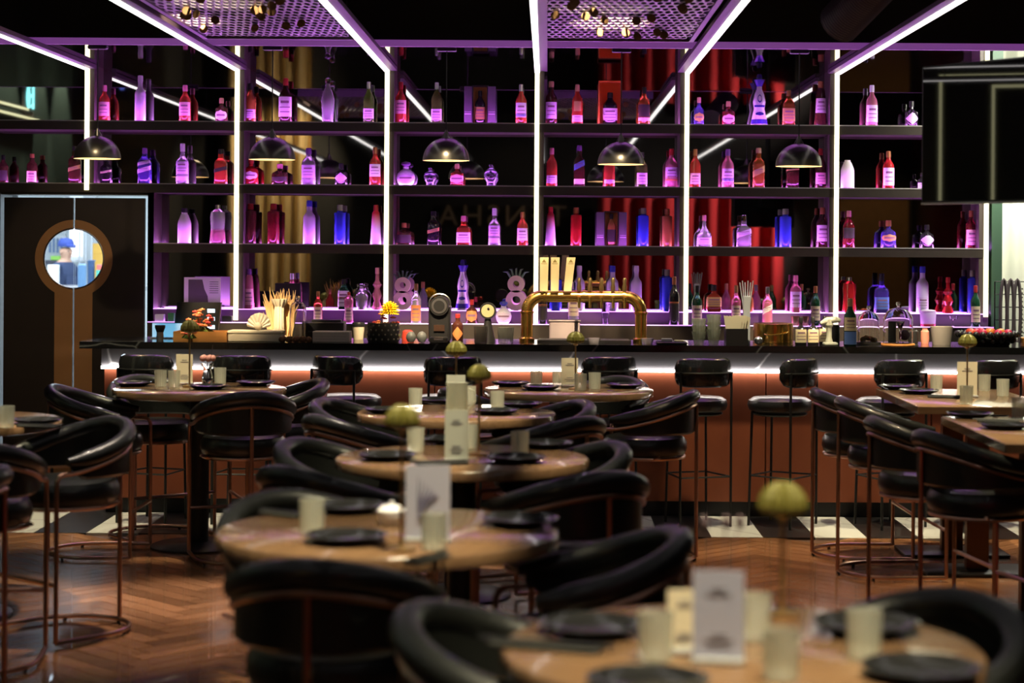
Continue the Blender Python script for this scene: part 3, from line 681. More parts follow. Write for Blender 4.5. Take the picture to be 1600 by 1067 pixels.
B = [
 (5, 15, 242, 'whisky', 'dark', 'black', 'dark', 'dark red brown bottle'),
 (50, 16, 240, 'tall', 'dark', 'copper', 'cream', 'dark bottle with copper capsule and pale label', T(lz=(.06, .42))),
 (117, 18, 228, 'tall', 'dark', 'black', 'gold', 'square dark bottle with slanted label', T(sq=6, style='slant', lz=(.36, .46))),
 (166, 17, 246, 'tall', 'black', 'black', 'cream', 'square black bottle with slanted cream label', T(sq=6, style='slant', lz=(.42, .5))),
 (226, 20, 231, 'whisky', 'bluep', 'purple', 'lilac', 'dark violet bottle with two slanted bands', T(sq=5, style='slant', lz=(.34, .46), lab2=('lilac', (.54, .64, 'slant')))),
 (285, 20, 224, 'gin', 'clear', 'white', 'lilac', 'clear gin bottle with white cap', T(lz=(.26, .56), lab2=('lilac', (.10, .2, 'plain')))),
 (345, 19, 233, 'tall', 'ambred', 'black', 'dark', 'square red whisky with slanted dark label', T(sq=6, style='slant', lz=(.38, .48))),
 (392, 23, 246, 'squat', 'red', 'red', 'white', 'round red bottle with oval white label', T(style='round', lz=(.2, .5))),
 (437, 25, 256, 'squat', 'dark', 'pink', 'dark', 'broad dark rum bottle with sloping shoulders', T(lz=(.2, .4))),
 (482, 22, 231, 'whisky', 'clear', 'purple', 'lilac', 'clear gin with tall purple cap', T(lz=(.2, .54))),
 (533, 20, 255, 'squat', 'black', 'black', 'lilac', 'black apothecary bottle with diamond label', T(style='diamond', lz=(.1, .58))),
 (586, 18, 230, 'whisky', 'ambred', 'copper', 'white', 'amber bourbon with long tapering neck', T(lz=(.24, .56))),
 (634, 29, 252, 'disc', 'frost', 'purple', 'lilac', 'flat round lilac glowing bottle', T(dy=.55, style='round', lz=(.14, .52))),
 (672, 20, 262, 'skull', '', '', '', 'dark crystal skull bottle'),
 (714, 20, 256, 'squat', 'ambred', 'cork', 'pink', 'small square amber bottle with round label', T(sq=6, style='round', lz=(.14, .54))),
 (767, 22, 257, 'skull', '', '', '', 'clear crystal skull bottle'),
 (862, 17, 231, 'whisky', 'ambred', 'pink', 'lilac', 'red amber whisky with pink seal', T(lz=(.1, .3))),
 (905, 16, 227, 'tall', 'dark', 'purple', 'blue', 'square dark bottle with slanted blue label', T(sq=6, style='slant', lz=(.46, .6), lab2=('cream', (.08, .2, 'plain')))),
 (952, 17, 238, 'whisky', 'ambred', 'red', 'lilac', 'amber bottle partly hidden by a lamp', T(lz=(.12, .22))),
 (1003, 17, 238, 'whisky', 'green', 'silver', 'lilac', 'greenish bottle with big pale label', T(lz=(.1, .42))),
 (1049, 20, 232, 'whisky', 'pink', 'red', 'lilac', 'clear pink bottle with red wave label', T(lz=(.22, .52), lab2=('orange', (.18, .28, 'plain')))),
 (1086, 17, 233, 'whisky', 'ambred', 'copper', 'pink', 'amber whisky with peach label', T(lz=(.1, .38))),
 (1137, 19, 233, 'whisky', 'pink', 'purple', 'lilac', 'clear bottle with lilac and blue label', T(lz=(.16, .5), lab2=('blue', (.18, .26, 'plain')))),
 (1185, 18, 231, 'tall', 'amber', 'tan', 'gold', 'square amber whisky with slanted gold label', T(sq=5, style='slant', lz=(.34, .5))),
 (1238, 19, 240, 'tall', 'dark', 'black', 'gold', 'square brown bottle half under a lamp', T(sq=6, style='slant', lz=(.52, .56))),
 (1282, 17, 232, 'whisky', 'dark', 'red', 'pink', 'dark whisky with broad peach label', T(lz=(.12, .4))),
 (1324, 21, 244, 'milk', 'white', None, None, 'opaque white rum bottle without cap'),
 (1388, 18, 236, 'whisky', 'red', 'copper', 'white', 'bright red whiskey with white label', T(lz=(.1, .56))),
 (1440, 13, 270, 'squat', 'black', 'black', 'lilac', 'small dark bottle beside the television', T(lz=(.1, .4))),
]
shelf_row(Z2, YB, B, 'second shelf', lambda x: 292)
C_ = [
 (288, 21, 325, 'milk', 'white', 'black', None, 'opaque white rum bottle with black cap'),
 (340, 25, 320, 'corset', 'pinkfill', 'silver', None, 'ribbed clear bottle with pink liquid'),
 (391, 18, 318, 'slim', 'dark', 'red', None, 'slim dark vodka bottle with red cap'),
 (427, 19, 318, 'slim', 'darkred', 'red', None, 'slim red vodka bottle'),
 (483, 19, 313, 'tall', 'frost', 'blue', None, 'frosted lilac vodka with blue cap'),
 (531, 18, 320, 'slim', 'blue', 'silver', None, 'slim cobalt blue vodka bottle'),
 (587, 17, 320, 'taper', 'fade', 'red', None, 'red to white faded vodka bottle'),
 (631, 24, 348, 'squat', 'dark', 'copper', 'dark', 'low broad brown liqueur bottle'),
 (677, 18, 330, 'tall', 'black', 'black', 'gold', 'black whisky with slanted gold label', T(sq=6, style='slant', lz=(.38, .48))),
 (724, 21, 337, 'gin', 'ambred', 'pink', 'white', 'squat bourbon with red wax neck', T(sq=4, lz=(.1, .44))),
 (772, 18, 325, 'gin', 'clear', 'white', 'lilac', 'clear gin with tall white cap', T(lz=(.26, .54), lab2=('lilac', (.08, .2, 'plain')))),
 (816, 17, 331, 'whisky', 'ambred', 'copper', 'white', 'amber bourbon with pointed copper neck', T(lz=(.16, .52))),
 (860, 17, 323, 'taper', 'fade', 'red', None, 'second red to white faded vodka'),
 (900, 17, 324, 'slim', 'red', 'copper', None, 'slim bright red vodka bottle'),
 (955, 23, 330, 'box', '', '', '', 'open black gift box with copper lining', T(m=BOXB, i=mat('copper_lining', (.85, .38, .08), .4), wing=.058, bd='black and copper bottle', bg='copper', bl='dark', bh=.9)),
 (1005, 17, 325, 'slim', 'blue', 'silver', None, 'slim blue vodka before the red curtain'),
 (1042, 16, 326, 'slim', 'copper', 'copper', None, 'slim copper coloured vodka bottle'),
 (1100, 24, 336, 'bell', 'clear', 'pink', 'lilac', 'bell shaped clear cognac bottle', T(lz=(.08, .3))),
 (1162, 22, 336, 'gin', 'clear', 'clear', 'lilac', 'square clear bottle with slanted label', T(sq=6, style='slant', lz=(.36, .52))),
 (1227, 19, 326, 'slim', 'blue', 'silver', None, 'slim blue vodka with round seal', T()),
 (1285, 20, 324, 'whisky', 'dark', 'copper', 'white', 'dark red whisky with big pale label', T(lz=(.16, .56))),
 (1326, 18, 329, 'whisky', 'darkred', 'pink', 'dark', 'dark pink spirit bottle with dark label', T(lz=(.26, .54))),
 (1388, 24, 344, 'squat', 'bluep', 'copper', 'gold', 'round shouldered violet bottle', T(style='round', lz=(.24, .5))),
 (1448, 22, 351, 'squat', 'black', 'black', 'lilac', 'black apothecary bottle, turned diamond label', T(style='diamond', lz=(.12, .6))),
 (1517, 17, 329, 'whisky', 'darkred', 'copper', 'pink', 'dark red wine-like bottle with pink label', T(lz=(.1, .5))),
]
shelf_row(Z3, YB, C_, 'third shelf', lambda x: 388)
YL = 14.32
D_ = [
 (389, 17, 420, 'taper', 'pink', 'purple', 'pink', 'tapered pink bottle', T(lz=(.1, .5))),
 (456, 16, 427, 'whisky', 'pink', 'white', None, 'pink bottle behind a black box'),
 (537, 17, 436, 'whisky', 'dgreen', 'black', 'white', 'square dark green liqueur bottle', T(sq=6, lz=(.1, .62), lab2=('orange', (.34, .42, 'plain')))),
 (565, 20, 443, 'decanter', 'clear', 'clear', None, 'clear round shouldered decanter'),
 (589, 17, 418, 'bulb', 'pink', 'pink', None, 'pink bottle with bulging neck'),
 (722, 21, 405, 'ceramic', '', '', '', 'white and blue painted ceramic bottle'),
 (868, 20, 425, 'slim', 'blue', 'silver', None, 'blue vodka behind the tap tower'),
 (905, 17, 415, 'tall', 'frost', 'white', None, 'frosted lilac vodka behind the tap tower'),
 (957, 18, 415, 'tall', 'frost', 'blue', None, 'frosted vodka with blue cap'),
 (994, 17, 415, 'tall', 'frost', 'white', None, 'plain frosted vodka bottle'),
 (1042, 17, 421, 'slim', 'blue', 'silver', None, 'blue ribbed vodka beside light column'),
 (1115, 23, 445, 'squat', 'ambred', 'black', 'gold', 'square amber almond liqueur, broad black cap', T(sq=6, lz=(.2, .55))),
 (1172, 11, 456, 'milk', 'copper', 'copper', None, 'small orange bottle'),
 (1243, 18, 430, 'whisky', 'pink', 'pink', 'lilac', 'lilac pink rum bottle', T(lz=(.14, .56))),
 (1327, 22, 433, 'corset', 'red', 'silver', None, 'red aperitif bottle with tall neck'),
 (1377, 22, 427, 'gin', 'bluep', 'black', 'blue', 'violet bottle with blue label', T(sq=4, lz=(.1, .4))),
 (1441, 19, 416, 'tall', 'frost', 'blue', 'lilac', 'tall frosted violet vodka', T(lz=(.12, .34))),
 (1481, 19, 433, 'bulb', 'red', 'red', None, 'red bottle with ringed neck'),
 (1519, 15, 422, 'slim', 'blue', 'silver', None, 'slim dark blue vodka'),
 # lower lit step
 (497, 14, 455, 'whisky', 'ambred', 'copper', 'cream', 'amber bottle with cream label', T(d=YL, z=ZL, lz=(.08, .5))),
 (545, 15, 456, 'corset', 'pink', 'red', 'cream', 'pink bottle with cream label', T(d=YL, z=ZL, lz=(.1, .5))),
 (650, 16, 443, 'whisky', 'clear', 'wood', 'orange', 'clear bottle with wooden stopper', T(d=YL, z=ZL, lz=(.06, .46))),
 (737, 18, 468, 'squat', 'dark', 'red', 'orange', 'round dark orange liqueur bottle', T(d=YL, z=ZL, style='round', lz=(.08, .6))),
 (787, 25, 470, 'disc', 'frost', 'blue', 'lilac', 'flat round lilac bottle', T(d=YL, z=ZL, dy=.6, style='round', lz=(.14, .52))),
 (848, 15, 440, 'whisky', 'black', 'black', 'dark', 'black bottle with red band', T(d=YL, z=ZL, lab2=('orange', (.42, .47, 'plain')))),
 (896, 17, 440, 'gin', 'clear', 'clear', 'cream', 'clear bottle with cream label', T(d=YL, z=ZL, lz=(.2, .6))),
 (1053, 16, 432, 'whisky', 'black', 'copper', 'dark', 'black bottle with red neck band', T(d=YL, z=ZL, lab2=('orange', (.44, .48, 'plain')))),
 (1089, 16, 446, 'whisky', 'dgreen', 'black', 'cream', 'green whiskey bottle, cream label', T(d=YL, z=ZL, lz=(.12, .5))),
 (1150, 15, 446, 'whisky', 'pink', 'wood', 'cream', 'pink bottle with wooden stopper', T(d=YL, z=ZL, lz=(.2, .5))),
 (1199, 16, 448, 'whisky', 'pink', 'silver', 'white', 'pink red bottle with banded label', T(d=YL, z=ZL, style='slant', lz=(.36, .5))),
 (1274, 15, 447, 'whisky', 'dgreen', 'copper', 'cream', 'dark bottle with foil neck', T(d=YL, z=ZL, lz=(.14, .5))),
 (1524, 15, 446, 'whisky', 'dgreen', 'red', 'cream', 'green wine bottle, cream label', T(d=YL, z=ZL, lz=(.12, .5))),
]
shelf_row(ZU, YB, D_, 'lit steps', lambda x: 487)

# ------------------------------------------------------------------ ornaments on the steps
def eight(px, py0, py1, label):
    p = P(px, py1, 14.5); H = (py1-py0)*14.5/F; s = H/.27
    t = thing('figure_eight_ornament', label, 'ornament', (p.x, 14.5, ZU+.002)); cm = mat('cream_ceramic', (.72, .55, .45), .4)
    r1, r2 = .075*s, .062*s; z1, z2 = r1, r1*2+r2*.72
    def shell(cz, r, hole):
        m = MB(); n = 28
        for y in (-.025, .025):
            for i in range(n): a = 2*PI*i/n; m.v.append((r*math.cos(a), y, cz+r*math.sin(a)))
            for i in range(n): a = 2*PI*i/n; m.v.append((hole*math.cos(a), y, cz+hole*math.sin(a)))
        for i in range(n):
            j = (i+1) % n
            m.f += [(i, j, n+j, n+i), (2*n+j, 2*n+i, 3*n+i, 3*n+j), (j, i, 2*n+i, 2*n+j), (n+i, n+j, 3*n+j, 3*n+i)]
        return m
    shell(z1, r1, .032*s).build('lower_ring', cm, t); shell(z2, r2, .024*s).build('upper_ring', cm, t)
    for k in range(5):
        a = math.radians(50+k*20); MB().tube([(r2*.9*math.cos(a), 0, z2+r2*.9*math.sin(a)), (.11*s*math.cos(a)*.9, -.005, z2+.11*s*math.sin(a)), (.12*s*math.cos(a)*1.25, -.02, z2+.115*s*math.sin(a))], [.010*s, .007*s, .001], 6).build('leaf', mat('grey_green_leaf', (.12, .2, .17), .4), t)
eight(629, 428, 482, 'cream ceramic figure-eight ornament beside the yellow flowers')
eight(806, 428, 486, 'cream ceramic figure-eight ornament behind the brass tap tower')
# poster in the first bay
p = P(316, 482, 14.5); t = thing('menu_poster', 'lilac printed poster with a dark picture standing in the bay beside the door', 'poster', (p.x, 14.5, ZU+.002))
wv, hv = 57*14.5/F, 49*14.5/F
MB().bbox(-wv/2, wv/2, -.003, .003, .01, hv).build('sheet', mat('poster_paper', (.72, .62, .74), .6), t)
MB().prism([(-wv*.38, .02), (wv*.17, .02), (wv*.15, hv*.4), (wv*.06, hv*.62), (-.0, hv*.93), (-wv*.38, hv*.93)], -.0045, -.0032).build('printed_picture', mat('poster_dark', (.10, .07, .10), .6), t)
q = MB()
for k in range(6): q.bbox(wv*.2, wv*.44, -.0045, -.0032, hv*(.85-k*.07), hv*(.865-k*.07))
q.build('printed_text', INK, t)
MB().bbox(-wv*.35, wv*.35, -.02, .02, 0, .012).build('stand', BLACKP, t)
for x, wpx, hpx, m, nm, lb in ((250, 14, 12, WHITE, 'paper_stack', 'white paper stack on the lower step beside the door'), (268, 10, 14, mat('green_card', (.05, .25, .08), .5), 'green_box', 'small green carton on the lower step behind the till'), (355, 16, 10, BLACKP, 'card_reader', 'black card reader on the lower step below the first light column')):
    p = P(x, 505, YL); tag(MB().rbox(0, 0, hpx*YL/F/2, wpx*YL/F, .06, hpx*YL/F, .004, 1).build(nm, m, None, (p.x, YL, ZL)), lb, 'box')
p = P(450, 480, 14.46); tag(MB().rbox(0, 0, .1, 40*14.46/F, .05, .2, .004, 1).build('black_box', BOXB, None, (p.x, 14.46, ZU)), 'black carton standing in front of the pink bottle', 'box')
# highball glass on the lower step
def tumbler_mesh(r0, r1, h, m, rib=.03, seg=32):
    return MB().lathe([(0, .004), (r0*.9, 0), (r0, .006), (r1, h), (r1*.95, h), (r0*.94, .012), (0, .011)], seg=seg, rib=rib).mesh('tumbler', m, 25)
p = P(946, 507, YL); t = tag(link('highball_glass', tumbler_mesh(.022, .034, .155, GLASS, .03), None, (p.x, YL, ZL)), 'clear highball glass under the brass tap arch', 'glass')

# ------------------------------------------------------------------ brass tap tower
def bar_at(px, y=None): 
    y = y or 12.95; return Vector((PX(px, y), y, ZC))
YT = 12.82
xa, xb, zt = PX(824, YT), PX(1002, YT), P(910, 463, YT).z-ZC
t = thing('beer_tower', 'polished brass arched beer tap tower on the bar with cream tap handles', 'beer tap', ((xa+xb)/2, YT, ZC))
hx = (xb-xa)/2; rb = .105
pts = [(-hx, 0, 0), (-hx, 0, zt-rb)]+[(-hx+rb-rb*math.cos(a*PI/16), 0, zt-rb+rb*math.sin(a*PI/16)) for a in range(1, 9)]+[(hx-rb+rb*math.sin(a*PI/16), 0, zt-rb+rb*math.cos(a*PI/16)) for a in range(0, 9)]+[(hx, 0, 0)]
MB().tube([(x, y, z) for x, y, z in pts], .040, 20).build('arch_pipe', BRASS, t)
for s in (-1, 1):
    MB().lathe([(.052, 0), (.052, .02), (.045, .026), (.041, .03)], s*hx, 0, 0, 24).build('base_flange', BRASS, t)
    MB().lathe([(.041, 0), (.047, .004), (.047, .014), (.041, .018)], s*hx, 0, zt-rb-.012, 24).build('collar', BRASS, t)
    MB().tube([(s*hx*.0+s*(hx-rb-.004), 0, zt), (s*(hx-rb-.018), 0, zt)], .047, 22).build('collar', BRASS, t)
MB().tube([(-.008, 0, zt), (.008, 0, zt)], .046, 22).build('collar', BRASS, t)
HANDM = mat('cream_lacquer', (.80, .66, .36), .4)
for i, px in enumerate((850, 867, 887)):
    x = PX(px, YT)-(xa+xb)/2; tl = .02*(i == 2)
    h = MB(); z0, z1 = zt+.035, P(px, 402, YT).z-ZC
    h.prism([(x-.026, z0), (x+.026, z0), (x+.032+tl, z1), (x-.026+tl, z1)], -.062, -.042)
    o = h.build('tap_handle', HANDM, t)
    MB().prism([(x-.014+tl, z1-.034), (x+.016+tl, z1-.034), (x+.001+tl, z1-.012)], -.0632, -.0622).bbox(x-.018+tl, x+.02+tl, -.0632, -.0622, z1-.044, z1-.04).build('printed_emblem', mat('olive_ink', (.30, .22, .06), .6), o)
for px in (905, 922, 940, 958, 976):
    x = PX(px, YT)-(xa+xb)/2
    MB().lathe([(0, 0), (.014, 0), (.016, .03), (.011, .05), (.014, .075), (.008, .09), (0, .092)], x, -.03, zt+.035, 12).build('tap_lever', GOLD, t)
    MB().tube([(x, -.03, zt), (x, -.085, zt-.01), (x, -.095, zt-.075)], [.012, .011, .008], 8).build('spout', BRASS, t)
# drip tray under the arch
t = thing('drip_tray', 'black and steel drip tray under the beer tap arch', 'tray', ((xa+xb)/2, 12.75, ZC))
MB().bbox(-.31, .31, -.1, .1, 0, .016).build('tray_body', BLACKP, t)
q = MB()
for k in range(16): q.bbox(-.3, .3, -.095+.0125*k, -.09+.0125*k, .016, .02)
q.build('grate', STEEL, t)

# ------------------------------------------------------------------ things standing on the bar
def at_bar(px, y): return (PX(px, y), y, ZC)
def hz(py, y): return P(855, py, y).z-ZC
def pw(n, y): return n*y/F
Y1, Y2 = 12.62, 12.92
# small black-topped shaker
t = thing('shaker', 'small steel shaker with black top at the door end of the bar', 'shaker', at_bar(251, Y1))
MB().lathe([(0, 0), (.022, 0), (.024, .01), (.022, .055), (0, .055)], seg=16).build('body', STEEL, t)
MB().lathe([(0, .055), (.023, .055), (.034, .085), (.034, .1), (0, .1)], seg=16).build('lid', BLACKP, t)
# tablet
t = thing('tablet', 'tablet with pale blue screen lying tilted behind the shaker', 'tablet', at_bar(262, Y2))
MB().prism([(-.105, .0), (.105, .0), (.105, .008), (-.105, .008)], -.06, .06).build('case', WHITE, t)
MB().bbox(-.1, .1, .0, .012, .008, .1).build('screen', glow('sky_blue_screen', (.12, .5, .8), .8), t)
# point of sale monitor
p = P(308, 505, 13.3)
t = thing('till_monitor', 'black touch-screen till monitor with blue buttons behind the orange flowers', 'monitor', (PX(309, 13.04), 13.04, ZC))
wv = pw(74, 13.0); hv = hz(476, 13.0)-.03
MB().prism([(-wv*.5, .03), (wv*.46, .03), (wv*.52, .03+hv), (-wv*.42, .03+hv)], -.012, .012).build('case', BLACKP, t)
MB().prism([(wv*.44, .03), (wv*.46, .03), (wv*.525, .03+hv), (wv*.505, .03+hv)], -.014, .0).build('silver_edge', STEEL, t)
q = MB()
for k in range(3): q.bbox(wv*.22, wv*.38, -.0135, -.0122, .06+k*.055, .085+k*.055)
q.build('screen_buttons', glow('button_blue', (.2, .6, 1), 1.6), t)
MB().rbox(0, .02, .015, .2, .1, .03, .01, 2).build('stand', BLACKP, t)
# orange flowers on a wooden tray
def blossoms(name, label, loc, cols, rad, hgt, n, cat='flowers', pot=None, leafn=6, size=.018):
    t = thing(name, label, cat, loc)
    if pot: pot(t)
    lm = mat('leaf_green', (.12, .17, .03), .5)
    fl = []
    for ci, c in enumerate(cols):
        m = MB()
        for k in range(6):
            a = k*PI/3; m.ball((size*.55*math.cos(a), size*.55*math.sin(a), 0), size*.55, 6, 4, .7)
        m.ball((0, 0, size*.25), size*.4, 6, 4)
        fl.append(m.mesh('blossom', mat(f'petal_{name}_{ci}', c, .6)))
    for k in range(n):
        a = random.uniform(0, 2*PI); r = rad*math.sqrt(random.random()); z = hgt*random.uniform(.45, 1)*(1-.35*(r/rad)**2)
        link('blossom', fl[k % len(fl)], t, (r*math.cos(a), r*math.sin(a)*.6, z), a)
        if k % 3 == 0: MB().tube([(0, 0, hgt*.05), (r*math.cos(a)*.9, r*math.sin(a)*.54, z)], .0025, 5).build('stem', lm, t)
    for k in range(leafn):
        a = 2*PI*k/leafn+.3; c, s_ = math.cos(a), math.sin(a)
        m = MB().tube([(0, 0, hgt*.15), (rad*.6*c, rad*.4*s_, hgt*.3), (rad*1.15*c, rad*.7*s_, hgt*.2)], [.004, .018, .002], 6, flat=.35); m.build('leaf', lm, t)
    return t
t = thing('wooden_tray', 'shallow orange wooden box under the orange flowers', 'tray', at_bar(318, Y1))
wv = pw(83, Y1); MB().bbox(-wv/2, wv/2, -.11, .11, 0, .012).build('base', wood('orange_wood', (.45, .18, .04), (.6, .28, .08), .45), t)
for a_ in ((-wv/2, wv/2, -.11, -.1, .012, .064), (-wv/2, wv/2, .1, .11, .012, .064), (-wv/2, -wv/2+.01, -.1, .1, .012, .064), (wv/2-.01, wv/2, -.1, .1, .012, .064)): MB().bbox(*a_).build('side', _M['orange_wood'], t)
x, y, z = at_bar(312, Y1)
blossoms('flower_arrangement', 'loose orange and red blossoms in the orange wooden box', (x-.01, y, z+.012), [(.85, .22, .08), (.75, .08, .06), (.9, .35, .12)], .10, .215, 34)
x, y, z = at_bar(296, 12.47)
blossoms('flower_arrangement', 'small pink and cream blossoms before the orange wooden box', (x, y, z), [(.9, .5, .4), (.8, .75, .35)], .045, .12, 10, leafn=5, size=.016)
# cream box with shell fan
t = thing('cream_box', 'long cream lidded box on the bar under the shell ornament', 'box', at_bar(402, Y1))
wv = pw(82, Y1); MB().rbox(0, 0, .026, wv, .2, .052, .006, 2).build('body', CREAM, t); MB().rbox(0, 0, .062, wv+.008, .208, .018, .006, 2).build('lid', CREAM, t)
t = thing('shell_ornament', 'cream scallop shell standing on the long cream box', 'ornament', (PX(405, Y1), Y1, ZC+.0795))
n = 18; R = pw(18, Y1); poly = [(0, 0)]; mb = MB()
for k in range(n+1):
    a = math.radians(-8+196*k/n); poly.append((R*(1+.03*(k % 2))*math.cos(a), R*.35+R*(1+.03*(k % 2))*math.sin(a)*1.02))
nv = len(poly)
for yy in (-.006, .012):
    for k, (px_, pz_) in enumerate(poly): mb.v.append((px_, yy+(.006 if k % 2 else -.004)+.012*(pz_/R), max(pz_, 0)))
for k in range(1, nv-1): mb.f.append((0, k, k+1)); mb.f.append((nv, nv+k+1, nv+k)); mb.f.append((k, nv+k, nv+k+1, k+1))
mb.build('shell', mat('shell_cream', (.82, .72, .55), .5), t, ang=15); MB().ball((0, -.02, .018), .026, 12, 8).build('shell_hinge', CREAM, t)
# column vase with pampas
t = thing('column_vase', 'fluted cream column vase with dry pampas grass on the bar', 'vase', at_bar(437, 12.85))
hv = hz(470, 12.85); MB().lathe([(0, 0), (.05, 0), (.05, .02), (.036, .03), (.033, hv-.05), (.05, hv-.02), (.058, hv), (.03, hv), (.028, .04), (0, .04)], seg=24, rib=.12).build('vase_body', CREAM, t, ang=20)
PAM = mat('pampas', (.72, .47, .22), .9)
for k in range(9):
    q = MB()
    for n_ in range(16):
        bx = -.085+.17*(k+random.random())/9; by = .05+.03*random.random(); hz0 = hv*random.uniform(.35, .95)
        tx, ty, tz = bx*1.25+random.uniform(-.03, .03), by+random.uniform(-.03, .02), hz0+random.uniform(.05, .10)
        q.tube([(bx*.8, by, .01), (bx, by, hz0*.7), (bx*1.1, by-.005, hz0), (tx, ty, tz)], [.004, .009, .008, .0008], 5)
    q.build('pampas_plume', PAM, t)
# glass cloche
def cloche(px, y, wpx, top, base, label, inner=None):
    t = thing('glass_cloche', label, 'cloche', at_bar(px, y)); R = pw(wpx, y)/2; H = hz(top, y)
    MB().lathe([(0, 0), (R*1.12, 0), (R*1.15, .006), (R*1.12, .016), (0, .016)], seg=28).build('base_board', base, t)
    hb = H-.035; out = [(R, .016), (R, hb-R*.9)]+[(R*math.cos(a*PI/16), hb-R*.9+R*.9*math.sin(a*PI/16)) for a in range(1, 8)]+[(.002, hb)]
    inn = [(max(r-.003, .001), z-.002) for r, z in reversed(out)]
    MB().lathe(out+inn, seg=28).build('dome', GLASS, t)
    MB().lathe([(0, hb-.002), (.008, hb), (.008, hb+.01), (.018, hb+.02), (.014, hb+.033), (0, hb+.036)], seg=14).build('knob', GLASS, t)
    if inner: inner(t, R, H)
    return t
def pot(t, R, H):
    for k in range(14):
        a = k*2.4; r = R*.8*math.sqrt(k/14); MB().ball((r*math.cos(a), r*math.sin(a), .026), .012, 8, 6).build('dried_pod', mat('dried_pod', (.22, .10, .05), .8), t)
cloche(466, 12.7, 26, 465, wood('orange_wood', (.45, .18, .04), (.6, .28, .08)), 'tall narrow glass cloche beside the pampas column vase')
for k in range(9):
    x, y, z = at_bar(441+10.6*(k % 5)+3*(k//5), 12.45+.055*(k//5)); tag(MB().ball((0, 0, .022), .0205, 10, 7, 1).build('pine_cone', mat('dried_cone', (.16, .075, .035), .9, bump=.8, bscale=90), None, (x, y, z-.002)), 'dried brown pod lying in the heap before the narrow cloche', 'dried pod', 'dried pods before the cloche')
# printer, white box, cup
t = thing('receipt_printer', 'black receipt printer on the bar behind the white box', 'printer', at_bar(508, 12.95))
MB().rbox(0, 0, .06, pw(64, 12.95), .2, .12, .015, 3).build('body', BLACKP, t); MB().rbox(.02, -.06, .125, .2, .06, .02, .008, 2).build('paper_cover', mat('dark_grey_plastic', (.03, .03, .03), .3), t); MB().bbox(-.1, .1, -.104, -.1, .05, .056).build('paper_slot', INK, t)
t = thing('white_box', 'low white box on the bar before the receipt printer', 'box', at_bar(520, Y1)); MB().rbox(0, 0, .034, pw(57, Y1), .16, .068, .004, 2).build('body', mat('off_white_card', (.62, .55, .48), .6), t)
q = MB()
for k in range(3): q.bbox(-pw(24, Y1), pw(24, Y1), -.0812, -.0802, .018+k*.018, .02+k*.018)
q.build('edge_line', mat('grey_line', (.4, .35, .3), .6), t)
t = thing('takeaway_cup', 'pale cup with dark lid beside the studded flower pot', 'cup', at_bar(561, Y2))
MB().lathe([(0, 0), (.032, 0), (.042, .09), (0, .09)], seg=20).build('cup_body', CREAM, t); MB().lathe([(.044, .088), (.046, .1), (.04, .115), (0, .115)], seg=20).build('lid', BLACKP, t)
# studded pot with yellow chrysanthemum
def studpot(t):
    R = .105; MB().lathe([(0, 0), (R*.95, 0), (R, .01), (R, .125), (R*.9, .125), (R*.88, .1), (0, .1)], seg=32).build('pot', BLACKP, t)
    q = MB()
    for r_ in range(4):
        for k in range(16): a = 2*PI*(k+.5*(r_ % 2))/16; q.ball((R*math.cos(a), R*math.sin(a), .02+.03*r_), .007, 6, 4)
    q.build('studs', mat('dull_stud', (.25, .23, .2), .35, .8), t)
x, y, z = at_bar(600, Y1)
t = blossoms('flower_arrangement', 'yellow chrysanthemum with small orange blossoms in a black studded pot', (x, y, z), [(.8, .22, .05), (.65, .12, .04), (.25, .22, .04)], .10, .21, 26, pot=studpot, leafn=9, size=.015)
m = MB()
for r_ in range(7):
    el = -20+r_*17; nn = 22-r_*3
    for k in range(max(nn, 4)):
        a = 2*PI*(k+.5*(r_ % 2))/max(nn, 4); e = math.radians(el); d_ = Vector((math.cos(a)*math.cos(e), math.sin(a)*math.cos(e), math.sin(e)))
        m.tube([tuple(d_*.012), tuple(d_*.04+Vector((0, 0, .004))), tuple(d_*.066)], [.004, .0075, .002], 5)
m.build('chrysanthemum_petals', mat('sun_yellow_petal', (.95, .62, .01), .5), t, (.045, -.055, .205))
# eggs
t0 = tag(MB().lathe([(0, 0), (.02, .003), (.033, .028), (.03, .05), (.018, .068), (0, .074)], seg=18).build('stone_egg', mat('grey_stone', (.13, .14, .14), .5), None, at_bar(643, 12.55)), 'dark grey egg-shaped pot nearer the flower pot', 'ornament', 'grey eggs')
tag(link('stone_egg', t0.data, None, at_bar(660, 12.55)), 'dark grey egg-shaped pot touching the coffee machine', 'ornament', 'grey eggs')
tag(MB().lathe([(0, 0), (.04, 0), (.042, .02), (.035, .06), (.02, .07), (0, .07)], seg=16).build('red_candle', mat('red_wax', (.5, .05, .03), .4, trans=.2), None, at_bar(638, 12.85)), 'small red candle behind the grey egg-shaped pots', 'candle')
